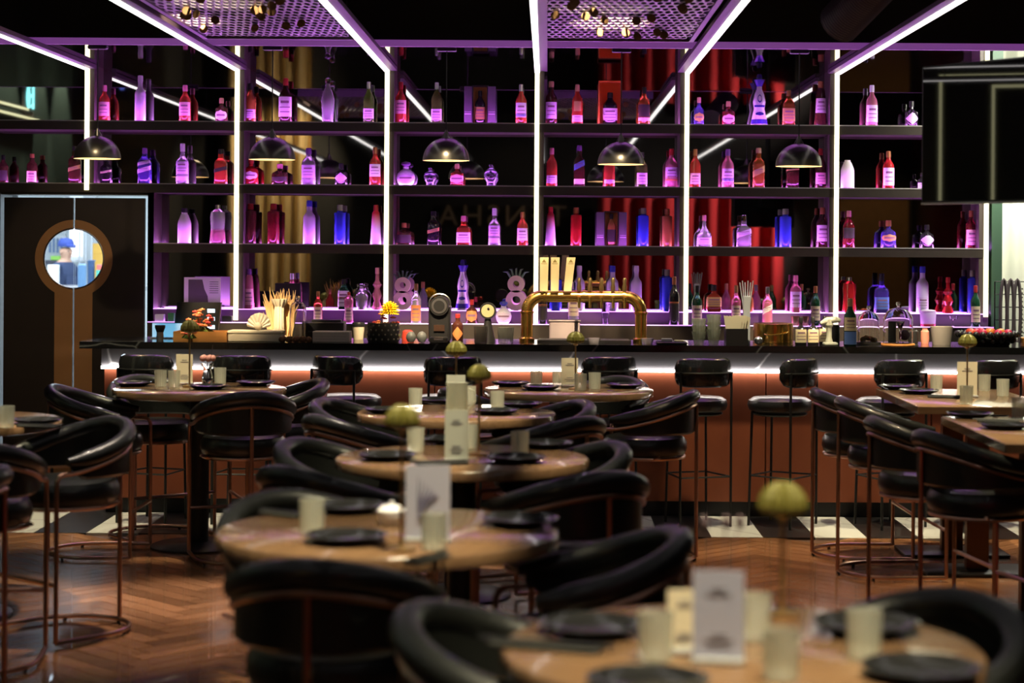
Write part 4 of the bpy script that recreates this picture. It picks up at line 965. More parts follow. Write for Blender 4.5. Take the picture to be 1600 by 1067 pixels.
# coffee machine
t = thing('coffee_machine', 'black capsule coffee machine with round chrome head on the bar', 'coffee machine', at_bar(688, Y1))
wv = pw(34, Y1); hv = hz(463, Y1)
MB().rbox(0, .03, hv*.4, wv, .2, hv*.8, .02, 3).build('body', BLACKP, t); MB().tube([(0, -.09, hv-.065), (0, .1, hv-.065)], .063, 24).build('head', BLACKP, t)
MB().tube([(0, -.094, hv-.065), (0, -.09, hv-.065)], .05, 24).build('chrome_ring', STEEL, t); MB().tube([(0, -.0965, hv-.065), (0, -.093, hv-.065)], .036, 24).build('head_cap', BLACKP, t)
MB().tube([(-.07, -.02, hv-.07)]+[(-.07*math.cos(a*PI/10), -.02, hv-.05+.062*math.sin(a*PI/10)) for a in range(11)]+[(.07, -.02, hv-.07)], .005, 6).build('lever', STEEL, t)
MB().rbox(0, -.1, .02, wv*.8, .1, .04, .008, 2).build('drip_tray', BLACKP, t); MB().bbox(-.035, .035, -.08, -.068, hv*.25, hv*.38).build('copper_grille', COPPER, t); MB().bbox(-.03, .03, -.152, -.15, .02, .032).build('tray_front', STEEL, t)
# small sauce bottle
x, y, z = at_bar(716, 12.56); bottle((x, y, z), hz(491, 12.56), pw(17, 12.56), 'tall', 'dark', 'red', 'orange', 'small hot sauce bottle with diamond label beside the coffee machine', style='diamond', lz=(.08, .56))
# dial on dark stand
t = thing('barometer', 'round brass-faced dial on a tapering dark stand on the bar', 'dial', at_bar(763, 12.72))
hv = hz(473, 12.72); MB().lathe([(0, 0), (.05, 0), (.045, .03), (.022, hv-.12), (.02, hv-.1), (0, hv-.1)], seg=20).build('stand', BLACKP, t)
MB().tube([(0, -.03, hv-.055), (0, .03, hv-.055)], [.055, .055], 26).build('case', BLACKP, t); MB().tube([(0, -.033, hv-.055), (0, -.0305, hv-.055)], .043, 26).build('dial_face', mat('brass_face', (.6, .52, .28), .35, .5), t); MB().ball((.004, -.034, hv-.04), .008, 8, 6).build('hub', BLACKP, t)
# ribbed glasses
def glasses(px, y, h, r, n, label, m, nested=0):
    g = tumbler_mesh(r*(.92 if n == 1 else .66), r, h, m, .05 if n == 1 else .03, 36)
    for k in range(n):
        x, yy, z = at_bar(px, y)
        tag(link('tumbler', g, None, (x, yy, z+k*nested)), label if n == 1 else f'{label}, {ORD[k]} from the bottom', 'glass', None)
SMOKE = mat('smoked_ribbed_glass', (.28, .26, .24), .1, trans=.75)
glasses(752, 12.5, .11, .045, 1, 'dark smoked ribbed tumbler before the dial', SMOKE)
glasses(791, 12.52, .105, .055, 1, 'clear ribbed tumbler between the dial and brass tower', FROSTG)
glasses(1093, 12.55, .085, .05, 3, 'clear ribbed tumbler in the stack beside the drip tray', FROSTG, .042)
glasses(1116, 12.55, .10, .05, 3, 'ribbed tumbler in the stack beside the straw box', FROSTG, .048)
# ice bucket, dishes on tray behind taps
t = thing('ice_tub', 'pale plastic ice tub behind the tap tower', 'tub', at_bar(883, 12.98)); MB().rbox(0, 0, .065, pw(48, 12.98), .14, .13, .015, 3).build('tub', mat('pale_plastic', (.6, .5, .52), .4, trans=.3), t); MB().rbox(0, 0, .134, pw(50, 12.98), .15, .012, .01, 2).build('rim', mat('pale_plastic', (.6, .5, .52), .4), t)
for px, lb in ((929, 'low glass ashtray between the taps and wall'), (1012, 'low glass ashtray beside the tap tower')):
    tag(MB().lathe([(0, 0), (.035, 0), (.045, .035), (.036, .035), (.03, .012), (0, .012)], seg=14).build('ashtray', mat('clear_bottle_glass', (.9, .9, .9), .06), None, at_bar(px, 12.6)), lb, 'ashtray')
t = thing('spoon_rest', 'black serving tray with folded white napkins beside the tap tower', 'tray', at_bar(1050, 12.6)); MB().rbox(0, 0, .008, .2, .2, .016, .01, 2).build('tray', BLACKP, t); MB().rbox(-.03, 0, .026, .07, .07, .02, .006, 2).build('napkin', WHITE, t); MB().rbox(.05, .0, .021, .06, .05, .01, .004, 2).build('napkin', CREAM, t)
# black napkin caddy
t = thing('napkin_caddy', 'square black caddy holding cream paper filters', 'caddy', at_bar(1151, 12.5)); wv = pw(34, 12.5); h_ = hz(511, 12.5)
for a_ in ((-wv/2, wv/2, -.07, -.064), (-wv/2, wv/2, .064, .07), (-wv/2, -wv/2+.006, -.064, .064), (wv/2-.006, wv/2, -.064, .064)): MB().bbox(*a_, 0, h_).build('side', BLACKP, t)
for k in range(8): MB().prism([(-wv*.42+k*.010, .02), (-wv*.42+k*.010+.045, .02), (-wv*.44+k*.014+.045+.006*(k-4), h_+.075-.006*(k % 3)), (-wv*.44+k*.014+.006*(k-4), h_+.085)], -.05+.012*k, -.047+.012*k).build('paper_filter', CREAM, t)
# straw box
t = thing('straw_box', 'tall slim white box of white straws on the bar', 'box', at_bar(1167, 12.61)); h_ = hz(461, 12.56)
MB().rbox(0, 0, h_/2, pw(11, 12.56), .05, h_, .003, 1).build('carton', WHITE, t)
for k in range(6): a = -.045+.018*k; MB().tube([(a*.3, .004*(k % 2), h_*.6), (a, .01*(k % 3), h_+.09+.012*(k % 2))], .004, 6).build('straw', WHITE, t)
# brass ice bucket
t = thing('brass_bucket', 'wide brass cylinder bucket with lid on the bar', 'bucket', at_bar(1209, 12.72)); R = pw(31, 12.72); h_ = hz(503, 12.72)
MB().lathe([(0, 0), (R, 0), (R, h_), (R*.96, h_+.003), (0, h_+.003)], seg=36).build('drum', BRASS, t); MB().lathe([(R*1.01, .004), (R*1.02, .012), (R*1.01, .02)], seg=36).build('foot_band', BRASS, t); MB().tube([(-R, 0, h_*.7), (-R*.4, -R*1.05, h_*.45), (R*.5, -R*1.05, h_*.55), (R, 0, h_*.8)], .004, 6).build('handle', BRASS, t)
tag(MB().ball((0, 0, .03), .03, 14, 10, .9).build('silver_ball', STEEL, None, at_bar(1186, 12.53)), 'silver ball jigger before the brass bucket', 'jigger')
# three dark squat bottles with cream labels
for k, (px, y) in enumerate(((1252, 12.55), (1271, 12.57), (1289, 12.68))):
    x, y, z = at_bar(px, y); bottle((x, y, z), .185, pw(17, y), 'squat', 'black', 'black', 'cream', f'dark square bitters bottle with cream label, {ORD[k]} from the brass bucket', sq=5, lz=(.1, .56))
cm = MB().lathe([(0, 0), (.026, 0), (.033, .075), (.029, .075), (.024, .006), (0, .006)], seg=18).mesh('copper_cup', COPPER)
for k, px in enumerate((1242, 1257, 1293)): p = P(px, 505, YL); tag(link('copper_cup', cm, None, (p.x, YL-.02, ZL)), f'small copper cup on the lit step, {ORD[k]} from the brass bucket', 'cup')
# juicer
t = thing('juicer', 'pale grey lever juicer on the bar beside the green whiskey bottle', 'juicer', at_bar(1301, 12.55)); GJ = mat('pale_grey_enamel', (.48, .50, .42), .35)
h_ = hz(497, 12.55); MB().rbox(-.012, 0, .01, .09, .1, .02, .01, 2).build('foot', GJ, t); MB().lathe([(.026, .02), (.018, .05), (.018, h_*.7), (.028, h_*.8), (0, h_*.82)], -.02, 0, 0, 16).build('column', GJ, t); MB().tube([(-.075, 0, h_*.86), (-.03, 0, h_*.98), (.03, 0, h_*1.02), (.055, 0, h_*.98)], [.012, .024, .022, .012], 10).build('arm', GJ, t); MB().tube([(-.02, 0, h_*.75), (-.02, 0, h_)], .024, 12).build('head', GJ, t)
tag(MB().lathe([(0, 0), (.03, 0), (.03, .11), (.025, .12), (0, .12)], seg=16).build('black_canister', BLACKP, None, at_bar(1306, 12.95)), 'black canister behind the pale grey juicer', 'canister')
x, y, z = at_bar(1329, 12.52); bottle((x, y, z), hz(463, 12.52), pw(20, 12.52), 'whisky', 'dgreen', 'cork', 'cream', 'green whiskey bottle with cream and blue labels on the bar', lz=(.32, .6), lab2=('blue', (.03, .3, 'plain')))
def wedges(t, R, H):
    for k in range(7): a = k*.9; MB().ball((R*.55*math.cos(a), R*.55*math.sin(a), .03+.006*(k % 3)), .02, 8, 6, .8).build('lemon_wedge', mat('lemon', (.6, .35, .06), .5), t)
cloche(1358, 12.72, 34, 474, IRON, 'glass cloche over dried fruit beside the big dome', wedges)
def tools(t, R, H):
    MB().rbox(-R*.4, 0, .09, .05, .02, .14, .004, 1).build('card_box', WHITE, t); MB().lathe([(0, .017), (.03, .017), (.008, .03), (.007, .1), (.03, .16), (.028, .16), (0, .1)], R*.15, 0, 0, 14).build('goblet', GLASS, t); MB().ball((R*.5, .02, .07), .035, 12, 8).build('pink_ball', mat('pink_ball', (.7, .45, .7), .4), t)
cloche(1404, 12.55, 46, 468, wood('orange_wood', (.45, .18, .04), (.6, .28, .08)), 'big glass dome on a wooden board near the fruit basket', tools)
# jar, coupe, grey tub
p = P(1450, 507, YL); t = thing('wax_jar', 'red candle jar draped in lilac wax on the lower lit step', 'candle', (p.x, YL, ZL)); MB().lathe([(0, 0), (.05, 0), (.055, .02), (.06, .1), (.05, .12), (0, .12)], seg=20).build('jar', mat('frosted_lilac', (.8, .7, .85), .3, trans=.3), t); MB().lathe([(.051, .001), (.0565, .02), (.052, .028)], seg=20).build('red_band', mat('red_band', (.6, .02, .05), .4), t); MB().lathe([(.05, .112), (.057, .118), (.052, .126), (.03, .129), (0, .13)], seg=20).build('wax_lid', mat('lilac_wax', (.85, .7, .9), .5), t)
p = P(1489, 507, YL); tag(MB().lathe([(0, 0), (.03, 0), (.004, .006), (.004, .05), (.03, .06), (.04, .085), (.037, .085), (.027, .063), (0, .056)], seg=20).build('coupe_glass', GLASS, None, (p.x, YL, ZL)), 'small coupe glass on the lower lit step', 'glass')
tag(MB().lathe([(0, 0), (.06, 0), (.075, .12), (.068, .12), (.055, .012), (0, .012)], seg=24).build('grey_bucket', mat('grey_matt', (.26, .24, .22), .6), None, at_bar(1472, 12.75)), 'grey tapered bucket behind the golden table lamp', 'bucket')
for k, (px, m_) in enumerate(((1429, 'black_jar'), (1446, 'pink_jar'))):
    tag(MB().lathe([(0, 0), (.026, 0), (.03, .03), (.028, .08), (.018, .09), (.018, .1), (0, .1)], seg=16).build('spice_jar', BLACKP if k == 0 else mat('pink_jar', (.5, .2, .15), .4), None, at_bar(px, 12.9)), ('black' if k == 0 else 'pinkish')+' spice jar between the big dome and grey bucket', 'jar')
# fruit basket
t = thing('fruit_basket', 'wide black knobbly bowl on the bar', 'bowl', at_bar(1543, 12.62)); R = pw(47, 12.62)
MB().lathe([(0, 0), (R*.72, 0), (R*.8, .03), (R*.98, .075), (R*.9, .075), (R*.7, .03), (0, .03)], seg=36).build('bowl_body', BLACKP, t)
bm = MB().ball((0, 0, 0), .021, 10, 7).mesh('bead', BLACKP)
for k in range(26): a = 2*PI*k/26; link('bead', bm, t, (R*.97*math.cos(a), R*.97*math.sin(a), .078))
for k in range(18): a = 2*PI*(k+.5)/18; link('bead', bm, t, (R*.84*math.cos(a), R*.84*math.sin(a), .04))
x0, y0, z0 = at_bar(1543, 12.62)
fm = [MB().ball((0, 0, 0), .028, 14, 9, .88).mesh('tomato', mat(f'fruit_{k}', c, .35)) for k, c in enumerate(((.65, .08, .03), (.55, .03, .10), (.75, .25, .05)))]
for k in range(15):
    a = k*2.399; r = R*.72*math.sqrt((k+.5)/15); tag(link('apple', fm[k % 3], None, (x0+r*math.cos(a), y0+r*math.sin(a), z0+.082+.014*(1-r/R))), f"{('red', 'crimson', 'orange')[k % 3]} apple {('at the middle', 'at the rim', 'at the edge')[0 if k < 4 else 1]} of the heap in the black knobbly bowl", 'fruit', 'apples in the black bowl')
tag(MB().rbox(0, 0, .03, .12, .1, .06, .006, 2).build('wood_block', wood('orange_wood', (.45, .18, .04), (.6, .28, .08)), None, at_bar(1612, 12.52)), 'low wooden block at the far end of the bar', 'block')
# wire rack with hanging loops
t = thing('wire_rack', 'wire rack hung with bundled mesh strainers at the end of the shelves', 'rack', (PX(1578, 14.2), 14.2, 1.0)); q = MB(); hv = P(1578, 440, 14.2).z-1.0
for k in range(6): q.tube([(-.11, 0, .05+k*(hv-.05)/5), (.12, 0, .05+k*(hv-.05)/5)], .004, 6)
q.build('wires', BLACKP, t)
for x in (-.11, .12): MB().tube([(x, 0, 0), (x, 0, hv)], .005, 6).build('upright', BLACKP, t)
for k, x in enumerate((-.05, .0, .05)):
    MB().tube([(x+.04*math.sin(a*2*PI/20)*.6, -.03, hv*.55+hv*.48*math.cos(a*2*PI/20)) for a in range(20)], .013, 8, closed=True).build('hanging_loop', mat('mauve_strap', (.14, .11, .12), .6), t)
q = MB()
for k in range(14): q.ball((.086, -.03, hv*.12+k*hv*.06), .007, 6, 4)
q.build('beads', mat('dull_stud', (.25, .23, .2), .35, .8), t)

# ------------------------------------------------------------------ tub chairs
RC, LC = .255, .215          # horseshoe radius and straight arm length; origin at the circle centre, apex towards +Y
def hs(R, n=18, L=LC, cut=0):
    pts = []; m = 6
    for k in range(m): pts.append((-R, -L+cut+(L-cut)*k/m, ))
    for k in range(n+1): a = PI-PI*k/n; pts.append((R*math.cos(a), R*math.sin(a)))
    for k in range(1, m+1): pts.append((R, -(L-cut)*k/m))
    return pts
def arcs(pts):
    d = [0]
    for a, b in zip(pts, pts[1:]): d.append(d[-1]+math.dist(a, b))
    return [1-abs(2*x/d[-1]-1) for x in d]     # 0 at the ends, 1 at the apex
def ztop(s): return .80+.125*(3*s*s-2*s**3)
def make_chair(name, label):
    t = thing(name, label, 'chair', (0, 0, 0), 0, 'black tub chairs')
    p = hs(RC, cut=.03); s = arcs(p)
    MB().tube([(x, y, ztop(q)) for (x, y), q in zip(p, s)], [.018+.020*min(1, q*6) for q in s], 10).build('top_roll', LEATHER, t)
    pr = hs(RC+.012); sr = arcs(pr)
    MB().tube([(x, y, ztop(q)-.052) for (x, y), q in zip(pr, sr)], .0105, 8).build('band_rail', COPPER, t)
    # upholstered shell
    m = MB(); p2 = hs(RC-.005, cut=.05); s2 = arcs(p2); N = len(p2)
    for k, ((x, y), q) in enumerate(zip(p2, s2)):
        ti = .022*min(1, .35+q*6); L_ = math.hypot(x, max(y, 0)) or 1; nx, ny = (x/abs(x), 0) if y <= 0 else (x/L_, y/L_)
        zb_ = .715+.05*max(0, 1-q*9); zt_ = ztop(q)-.015
        for z, o_ in ((zb_+.012, -ti), (zb_, 0), (zb_+.012, ti*.6), (zt_, ti*.6), (zt_, -ti)): m.v.append((x+nx*o_, y+ny*o_, z))
    for k in range(N-1):
        for j in range(5): a, b = k*5+j, k*5+(j+1) % 5; m.f.append((a, a+5, b+5, b))
    m.f.append((0, 1, 2, 3, 4)); m.f.append(tuple((N-1)*5+j for j in (4, 3, 2, 1, 0)))
    m.build('backrest', LEATHER, t)
    MB().lathe([(0, .585), (.205, .585), (.228, .60), (.238, .63), (.236, .665), (.222, .69), (.18, .702), (.08, .708), (0, .708)], 0, -.02, 0, 36).build('seat', LEATHER, t)
    MB().tube([(.222*math.cos(a*PI/16), -.02+.222*math.sin(a*PI/16), .582) for a in range(32)], .010, 8, closed=True).build('seat_ring', COPPER, t)
    x0 = RC+.012
    for sx in (-1, 1):
        zA = ztop(0)-.052
        MB().tube([(sx*x0, -LC+.002, zA), (sx*x0, -LC-.020, zA-.006), (sx*x0, -LC-.032, zA-.028), (sx*x0, -LC-.034, zA-.06), (sx*x0, -LC-.034, .02)], .0105, 8).build('leg', COPPER, t)
    MB().tube([(0, x0+.004, ztop(1)-.052), (0, x0+.006, .02)], .0105, 8).build('leg', COPPER, t)
    pf = hs(x0, L=LC+.034)
    MB().tube([(x, y, .022) for x, y in pf], .0105, 8).build('floor_ring', COPPER, t)
    MB().tube([(-x0, -LC-.034, .27), (x0, -LC-.034, .27)], .0095, 8).build('footrest', COPPER, t)
    for a in (30, 90, 150):
        MB().lathe([(0, 0), (.009, 0), (.009, .016), (0, .016)], x0*math.cos(math.radians(a)), x0*math.sin(math.radians(a)), 0, 8).build('glide', BLACKP, t)
    for a in (-70, 70, ):
        aa = math.radians(90+a); MB().tube([(.222*math.cos(aa), -.02+.222*math.sin(aa), .585), (x0*math.cos(aa), x0*math.sin(aa), .60)], .007, 6).build('seat_bracket', COPPER, t)
    return t
CHAIRS = [
 ('A', -.05, 4.2, 165, 'black tub chair cut by the bottom edge, at the nearest table\'s door side'),
 ('A', .80, 4.30, 45, 'black tub chair on the far side of the nearest table'),
 ('B', -.56, 5.10, -98, 'black tub chair with its back to the camera at the second centre table'),
 ('B', .13, 5.42, 6, 'black tub chair at the bare-floor side of the second centre table'),
 ('B', -.74, 6.02, 118, 'black tub chair behind the second centre table, only its rail showing'),
 ('C', -.78, 7.10, -130, 'black tub chair in front of the third centre table, on its door side'),
 ('C', .09, 7.02, -60, 'black tub chair in front of the third centre table, on its television side'),
 ('C', -.82, 7.82, 155, 'black tub chair wrapping the back of the third centre table, door side'),
 ('C', .06, 7.76, 25, 'black tub chair wrapping the back of the third centre table, television side'),
 ('D', -.88, 9.19, -142, 'black tub chair in front of the fourth centre table, on its door side'),
 ('D', -.94, 9.94, 160, 'black tub chair behind the fourth centre table, on its door side'),
 ('D', .0, 9.2, -45, 'black tub chair in front of the fourth centre table, on its television side'),
 ('D', -.03, 9.92, 25, 'black tub chair behind the fourth centre table, on its television side'),
 ('E', -.33, 10.95, -150, 'black tub chair at the farthest centre table, facing it from the door side'),
 ('E', .578, 10.83, -10, 'black tub chair shown whole with copper legs, beside the farthest centre table'),
 ('E', .346, 11.706, 62, 'black tub chair squeezed between the farthest centre table and the bar'),
 ('F', -2.54, 10.86, 180, 'black tub chair nearest the keyhole door, in side view'),
 ('F', -1.68, 10.68, -72, 'black tub chair with one copper back leg before the table by the door'),
 ('F', -1.58, 11.42, 20, 'black tub chair on the bar stool side of the table by the door'),
 ('F', -2.35, 11.56, 128, 'black tub chair behind the table by the door'),
 ('G', -2.15, 8.68, 48, 'black tub chair with empty seat at the table cut by the picture edge'),
 ('G', -2.37, 7.95, -82, 'black tub chair seen from behind at the table cut by the picture edge'),
 ('', -2.20, 6.85, 0, 'black tub chair of which only a rim and rail show at the picture edge'),
 ('H', 1.80, 11.0, 182, 'black tub chair at the far square table, the one closer to the bar'),
 ('H', 1.85, 10.38, 184, 'black tub chair at the far square table, the one away from the bar'),
 ('H', 1.81, 9.18, 188, 'black tub chair at the near square table, the one closer to the bar'),
 ('H', 1.915, 8.53, 196, 'black tub chair nearest to view along the square tables'),
]
proto = None
for k, (tb, x, y, th, lb) in enumerate(CHAIRS):
    rz = math.radians(th-90)
    if proto is None: proto = make_chair('tub_chair', lb); proto.location = (x, y, 0); proto.rotation_euler[2] = rz
    else: dup(proto, (x, y, 0), rz, lb)

# ------------------------------------------------------------------ bar stools
def make_stool(label):
    t = thing('bar_stool', label, 'bar stool', (0, 0, 0), 0, 'bar stools along the counter')
    MB().lathe([(0, .72), (.17, .72), (.195, .735), (.205, .765), (.198, .795), (.17, .812), (0, .818)], seg=32).build('seat', SEATL, t)
    # bolster: rounded pad swept round an arc at the +Y side
    m = MB(); n, sg = 18, 14; prof = []
    for k in range(sg):
        a = 2*PI*k/sg; c, s_ = math.cos(a), math.sin(a); e = (abs(c)**3+abs(s_)**3)**(-1/3)
        prof.append((.034*c*e, .092*s_*e))
    A = 62
    for i in range(n+1):
        u = -1+2*i/n; a = math.radians(90+u*A); sc = (max(0, 1-abs(u)**7))**.5; sc = max(sc, .12)
        for r, z in prof: R_ = .205+r*sc; m.v.append((R_*math.cos(a), R_*math.sin(a), .975+z*(.35+.65*sc)))
    for i in range(n):
        for k in range(sg): j = (k+1) % sg; m.f.append((i*sg+k, i*sg+j, (i+1)*sg+j, (i+1)*sg+k))
    m.f.append(tuple(range(sg))); m.f.append(tuple(n*sg+k for k in reversed(range(sg))))
    m.build('backrest', LEATHER2, t)
    MB().tube([(.243*math.cos(math.radians(a)), .243*math.sin(math.radians(a)), .975) for a in range(36, 146, 6)], .005, 6).build('back_rail', IRON, t)
    for a in (45, 135):
        c, s_ = math.cos(math.radians(a)), math.sin(math.radians(a)); MB().tube([(.243*c, .243*s_, .98), (.243*c, .243*s_, .006)], .0085, 8).build('leg', IRON, t)
    for a in (225, 315):
        c, s_ = math.cos(math.radians(a)), math.sin(math.radians(a)); MB().tube([(.18*c, .18*s_, .725), (.20*c, .20*s_, .006)], .0085, 8).build('leg', IRON, t)
    q = [(.243*math.cos(math.radians(45)), .243*math.sin(math.radians(45))), (.243*math.cos(math.radians(135)), .243*math.sin(math.radians(135))), (.19*math.cos(math.radians(225)), .19*math.sin(math.radians(225))), (.19*math.cos(math.radians(315)), .19*math.sin(math.radians(315)))]
    for a, b in ((0, 1), (1, 2), (2, 3), (3, 0)): MB().tube([(*q[a], .32), (*q[b], .32)], .006, 6).build('stretcher', IRON, t)
    MB().lathe([(.165, .70), (.175, .71), (.165, .72)], seg=28).build('seat_rim', IRON, t)
    return t
YS = 12.17
ST = [(228, 245), (382, 385), (519, 548), (718, 700), (962, 940), (1105, 1088), (1263, 1220), (1413, 1388), (1560, 1535)]
p0 = None
for k, (pb, ps) in enumerate(ST):
    x = PX(ps, YS); off = PX(pb, YS)-x; th = -90+math.degrees(math.asin(max(-1, min(1, off/.215))))
    lb = f'black padded bar stool with iron legs at the counter, {ORD[k]} from the door'
    rz = math.radians(th-90)
    if p0 is None: p0 = make_stool(lb); p0.location = (x, YS, 0); p0.rotation_euler[2] = rz
    else: dup(p0, (x, YS+(.11 if k == 4 else 0), 0), rz, lb)

# ------------------------------------------------------------------ tables
ZT = .92
TN = {'A': 'the nearest table', 'B': 'the second centre table', 'C': 'the third centre table', 'D': 'the fourth centre table', 'E': 'the farthest centre table', 'F': 'the table by the door', 'G': 'the table cut by the picture edge', 'H': 'the far square table', 'I': 'the near square table'}
TL = {'A': 'round walnut table nearest the camera, cut by the bottom edge', 'B': 'round walnut table second from the camera in the centre row', 'C': 'round walnut table third from the camera in the centre row', 'D': 'round walnut table fourth from the camera in the centre row', 'E': 'round walnut table farthest in the centre row, close to the bar', 'F': 'round walnut table by the keyhole door on a black pedestal', 'G': 'round walnut table cut by the picture edge near the door'}
tp = None
def make_table(lb):
    t = thing('round_table', lb, 'table', (0, 0, 0), 0, 'round tables')
    MB().lathe([(0, ZT-.042), (.488, ZT-.042), (.5, ZT-.036), (.5, ZT-.006), (.494, ZT), (0, ZT)], seg=72).build('table_top', TABLEW, t, ang=50)
    MB().lathe([(0, .02), (.056, .02), (.056, ZT-.05), (0, ZT-.05)], seg=24).build('column', IRON, t)
    MB().lathe([(0, 0), (.275, 0), (.28, .008), (.26, .018), (.07, .026), (.06, .03), (0, .03)], seg=48).build('base_plate', IRON, t)
    MB().lathe([(0, ZT-.056), (.17, ZT-.056), (.17, ZT-.0425), (0, ZT-.0425)], seg=24).build('top_flange', IRON, t)
    return t
for k in 'ABCDEFG':
    if tp is None: tp = make_table(TL[k]); tp.location = (*TABLES[k], 0)
    else: dup(tp, (*TABLES[k], 0), .4*ord(k), TL[k])
for nm, x0, x1, y0, y1, lb, cols in (('square_table', 1.975, 2.72, 10.2, 11.5, 'rectangular walnut table at the far end of the square-table row', (10.45, 11.1)), ('square_table', 1.975, 2.72, 8.25, 9.6, 'rectangular walnut table nearer to view in the square-table row', (8.6, 9.25))):
    t = thing(nm, lb, 'table', ((x0+x1)/2, (y0+y1)/2, 0)); hx, hy = (x1-x0)/2, (y1-y0)/2
    MB().rbox(0, 0, ZT-.021, 2*hx, 2*hy, .042, .004, 1).build('table_top', TABLEW, t)
    for c in cols:
        yy = c-(y0+y1)/2
        MB().bbox(-.06, .06, yy-.03, yy+.03, .02, ZT-.042).build('pillar', mat('bronze_pillar', (.16, .07, .035), .35, .5), t)
        MB().rbox(0, yy, .01, .6, .36, .018, .006, 1).build('base_plate', IRON, t)

# ------------------------------------------------------------------ table settings
plate_m = MB().lathe([(0, 0), (.07, 0), (.105, .014), (.118, .024), (.112, .026), (.10, .017), (.068, .006), (0, .006)], seg=40).mesh('plate', PLATE)
gl_m = MB().lathe([(0, .002), (.030, 0), (.034, .004), (.037, .098), (.034, .098), (.031, .016), (0, .014)], seg=44, rib=.045).mesh('tumbler', FROSTG, 20)
OL = mat('olive_gold_shade', (.13, .115, .024), .38, .2)
def globe(loc, H, r, lb):
    t = thing('globe_lamp', lb, 'table ornament', loc, random.uniform(0, 1))
    pr = [(.05*r, -.30*r), (.45*r, -.36*r), (.88*r, -.22*r), (r, .02*r), (.93*r, .36*r), (.70*r, .70*r), (.38*r, .92*r), (0, .98*r)]
    MB().lathe([(a, H-r+b) for a, b in pr], seg=28, rib=.15).build('pleated_shade', OL, t, ang=12)
    MB().lathe([(0, 0), (.04, 0), (.042, .006), (.02, .010), (.005, .014), (.0045, H-1.34*r), (.004, H-1.2*r), (0, H-1.2*r)], seg=16).build('stem', mat('aged_brass', (.42, .27, .11), .35, .9), t)
    MB().lathe([(.006, H-1.56*r), (.013, H-1.54*r), (.013, H-1.34*r), (.006, H-1.32*r)], seg=12).build('socket', GOLD, t)
    return t
def card(loc, h, wd, rz, lb, m=None, pic=False, slab=True):
    t = thing('table_card', lb, 'card stand', loc, rz)
    MB().prism([(-wd/2, .012), (wd/2, .012), (wd/2, h), (-wd/2, h)], -.002, .002).build('sheet', m or WHITE, t)
    MB().rbox(0, 0, .006, wd*1.05, .045, .012, .004, 1).build('foot', mat('clear_acrylic', (.8, .8, .8), .2, trans=.6), t)
    q = MB()
    if pic:
        for k in range(6):
            a = -.5+.22*k; q.tube([(-wd*.2, -.003, h*.3), (-wd*.1+wd*.25*math.sin(a), -.0035, h*.55), (wd*.45*math.sin(a), -.003, h*(.85-.05*k))], [.004, .003, .001], 5)
        q.build('printed_branch', mat('grey_violet_ink', (.16, .15, .24), .7), t)
    else:
        for k, (f, ww) in enumerate(((.80, .28), (.74, .5), (.30, .36), (.24, .6), (.18, .42))):
            if k == 2: q.build('printed_text', mat('grey_ink', (.2, .2, .24), .7), t); q = MB()
            q.bbox(-wd*ww/2, wd*ww/2, -.0034, -.0021, h*f, h*(f+.014))
        q.build('printed_text', mat('grey_ink', (.2, .2, .24), .7), t)
    return t
gp = [0]
def plates(tb, rows):
    for n, (x, y) in enumerate(rows):
        p = PT(x, y+2, ZT); tag(link('plate', plate_m, None, p, random.uniform(0, 6)), f'dark stoneware plate on {TN[tb]}, {ORD[n]} from the door side', 'plate', 'dark plates')
def tumblers(tb, rows):
    for n, (x, y) in enumerate(rows):
        p = PT(x, y, ZT); tag(link('tumbler', gl_m, None, p, random.uniform(0, 6)), f'ribbed glass tumbler on {TN[tb]}, {ORD[n]} from the door side', 'glass', 'ribbed tumblers')
def sticks(tb, x, y, rz, lb, L=.2):
    p = PT(x, y, ZT); t = thing('chopstick_set', lb, 'chopsticks', p, rz)
    MB().rbox(0, 0, .006, .055, L, .010, .004, 1).build('napkin', mat('charcoal_napkin', (.02, .02, .018), .8), t)
    for k in (-.008, .008): MB().tube([(k, -L*.62, .015), (k*.8, L*.6, .015)], [.0035, .0025], 6).build('chopstick', BLACKP, t)
# nearest table
plates('A', [(925, 987), (1012, 1076), (1352, 985), (1440, 1056)])
tumblers('A', [(1024, 1032), (1178, 1000), (1220, 1062), (1350, 1028)])
card(PT(1122, 1036, ZT), .185, .102, -.12, 'white printed card stand on the nearest table', mat('cool_white_card', (.42, .43, .58), .6))
card(PT(1068, 1020, ZT), .13, .07, .2, 'smaller cream card behind the white card on the nearest table', CREAM)
p = PT(1222, 960, ZT); globe(p, 1.75-(748-CY)*p.y/F-ZT, 41*p.y/F, 'blurred olive-gold pleated globe on a stem, nearest table')
sticks('A', 852, 1014, 1.25, 'dark napkin with chopsticks under the purple-lit plate, nearest table', .24)
t = thing('flower_vase', 'small glass vase with dark dried twigs behind the white card, nearest table', 'vase', PT(1125, 990, ZT))
MB().lathe([(0, 0), (.02, 0), (.026, .03), (.014, .06), (.018, .08), (.015, .08), (.02, .03), (0, .01)], seg=18).build('vase_body', GLASS, t)
for a in (-.3, .1, .35): MB().tube([(0, 0, .02), (.02*a, 0, .1), (.12*a, .02*a, .24)], [.002, .002, .001], 5).ball((.12*a, .02*a, .24), .010, 8, 6, 1.6).build('twig', mat('dry_twig', (.08, .05, .06), .8), t)
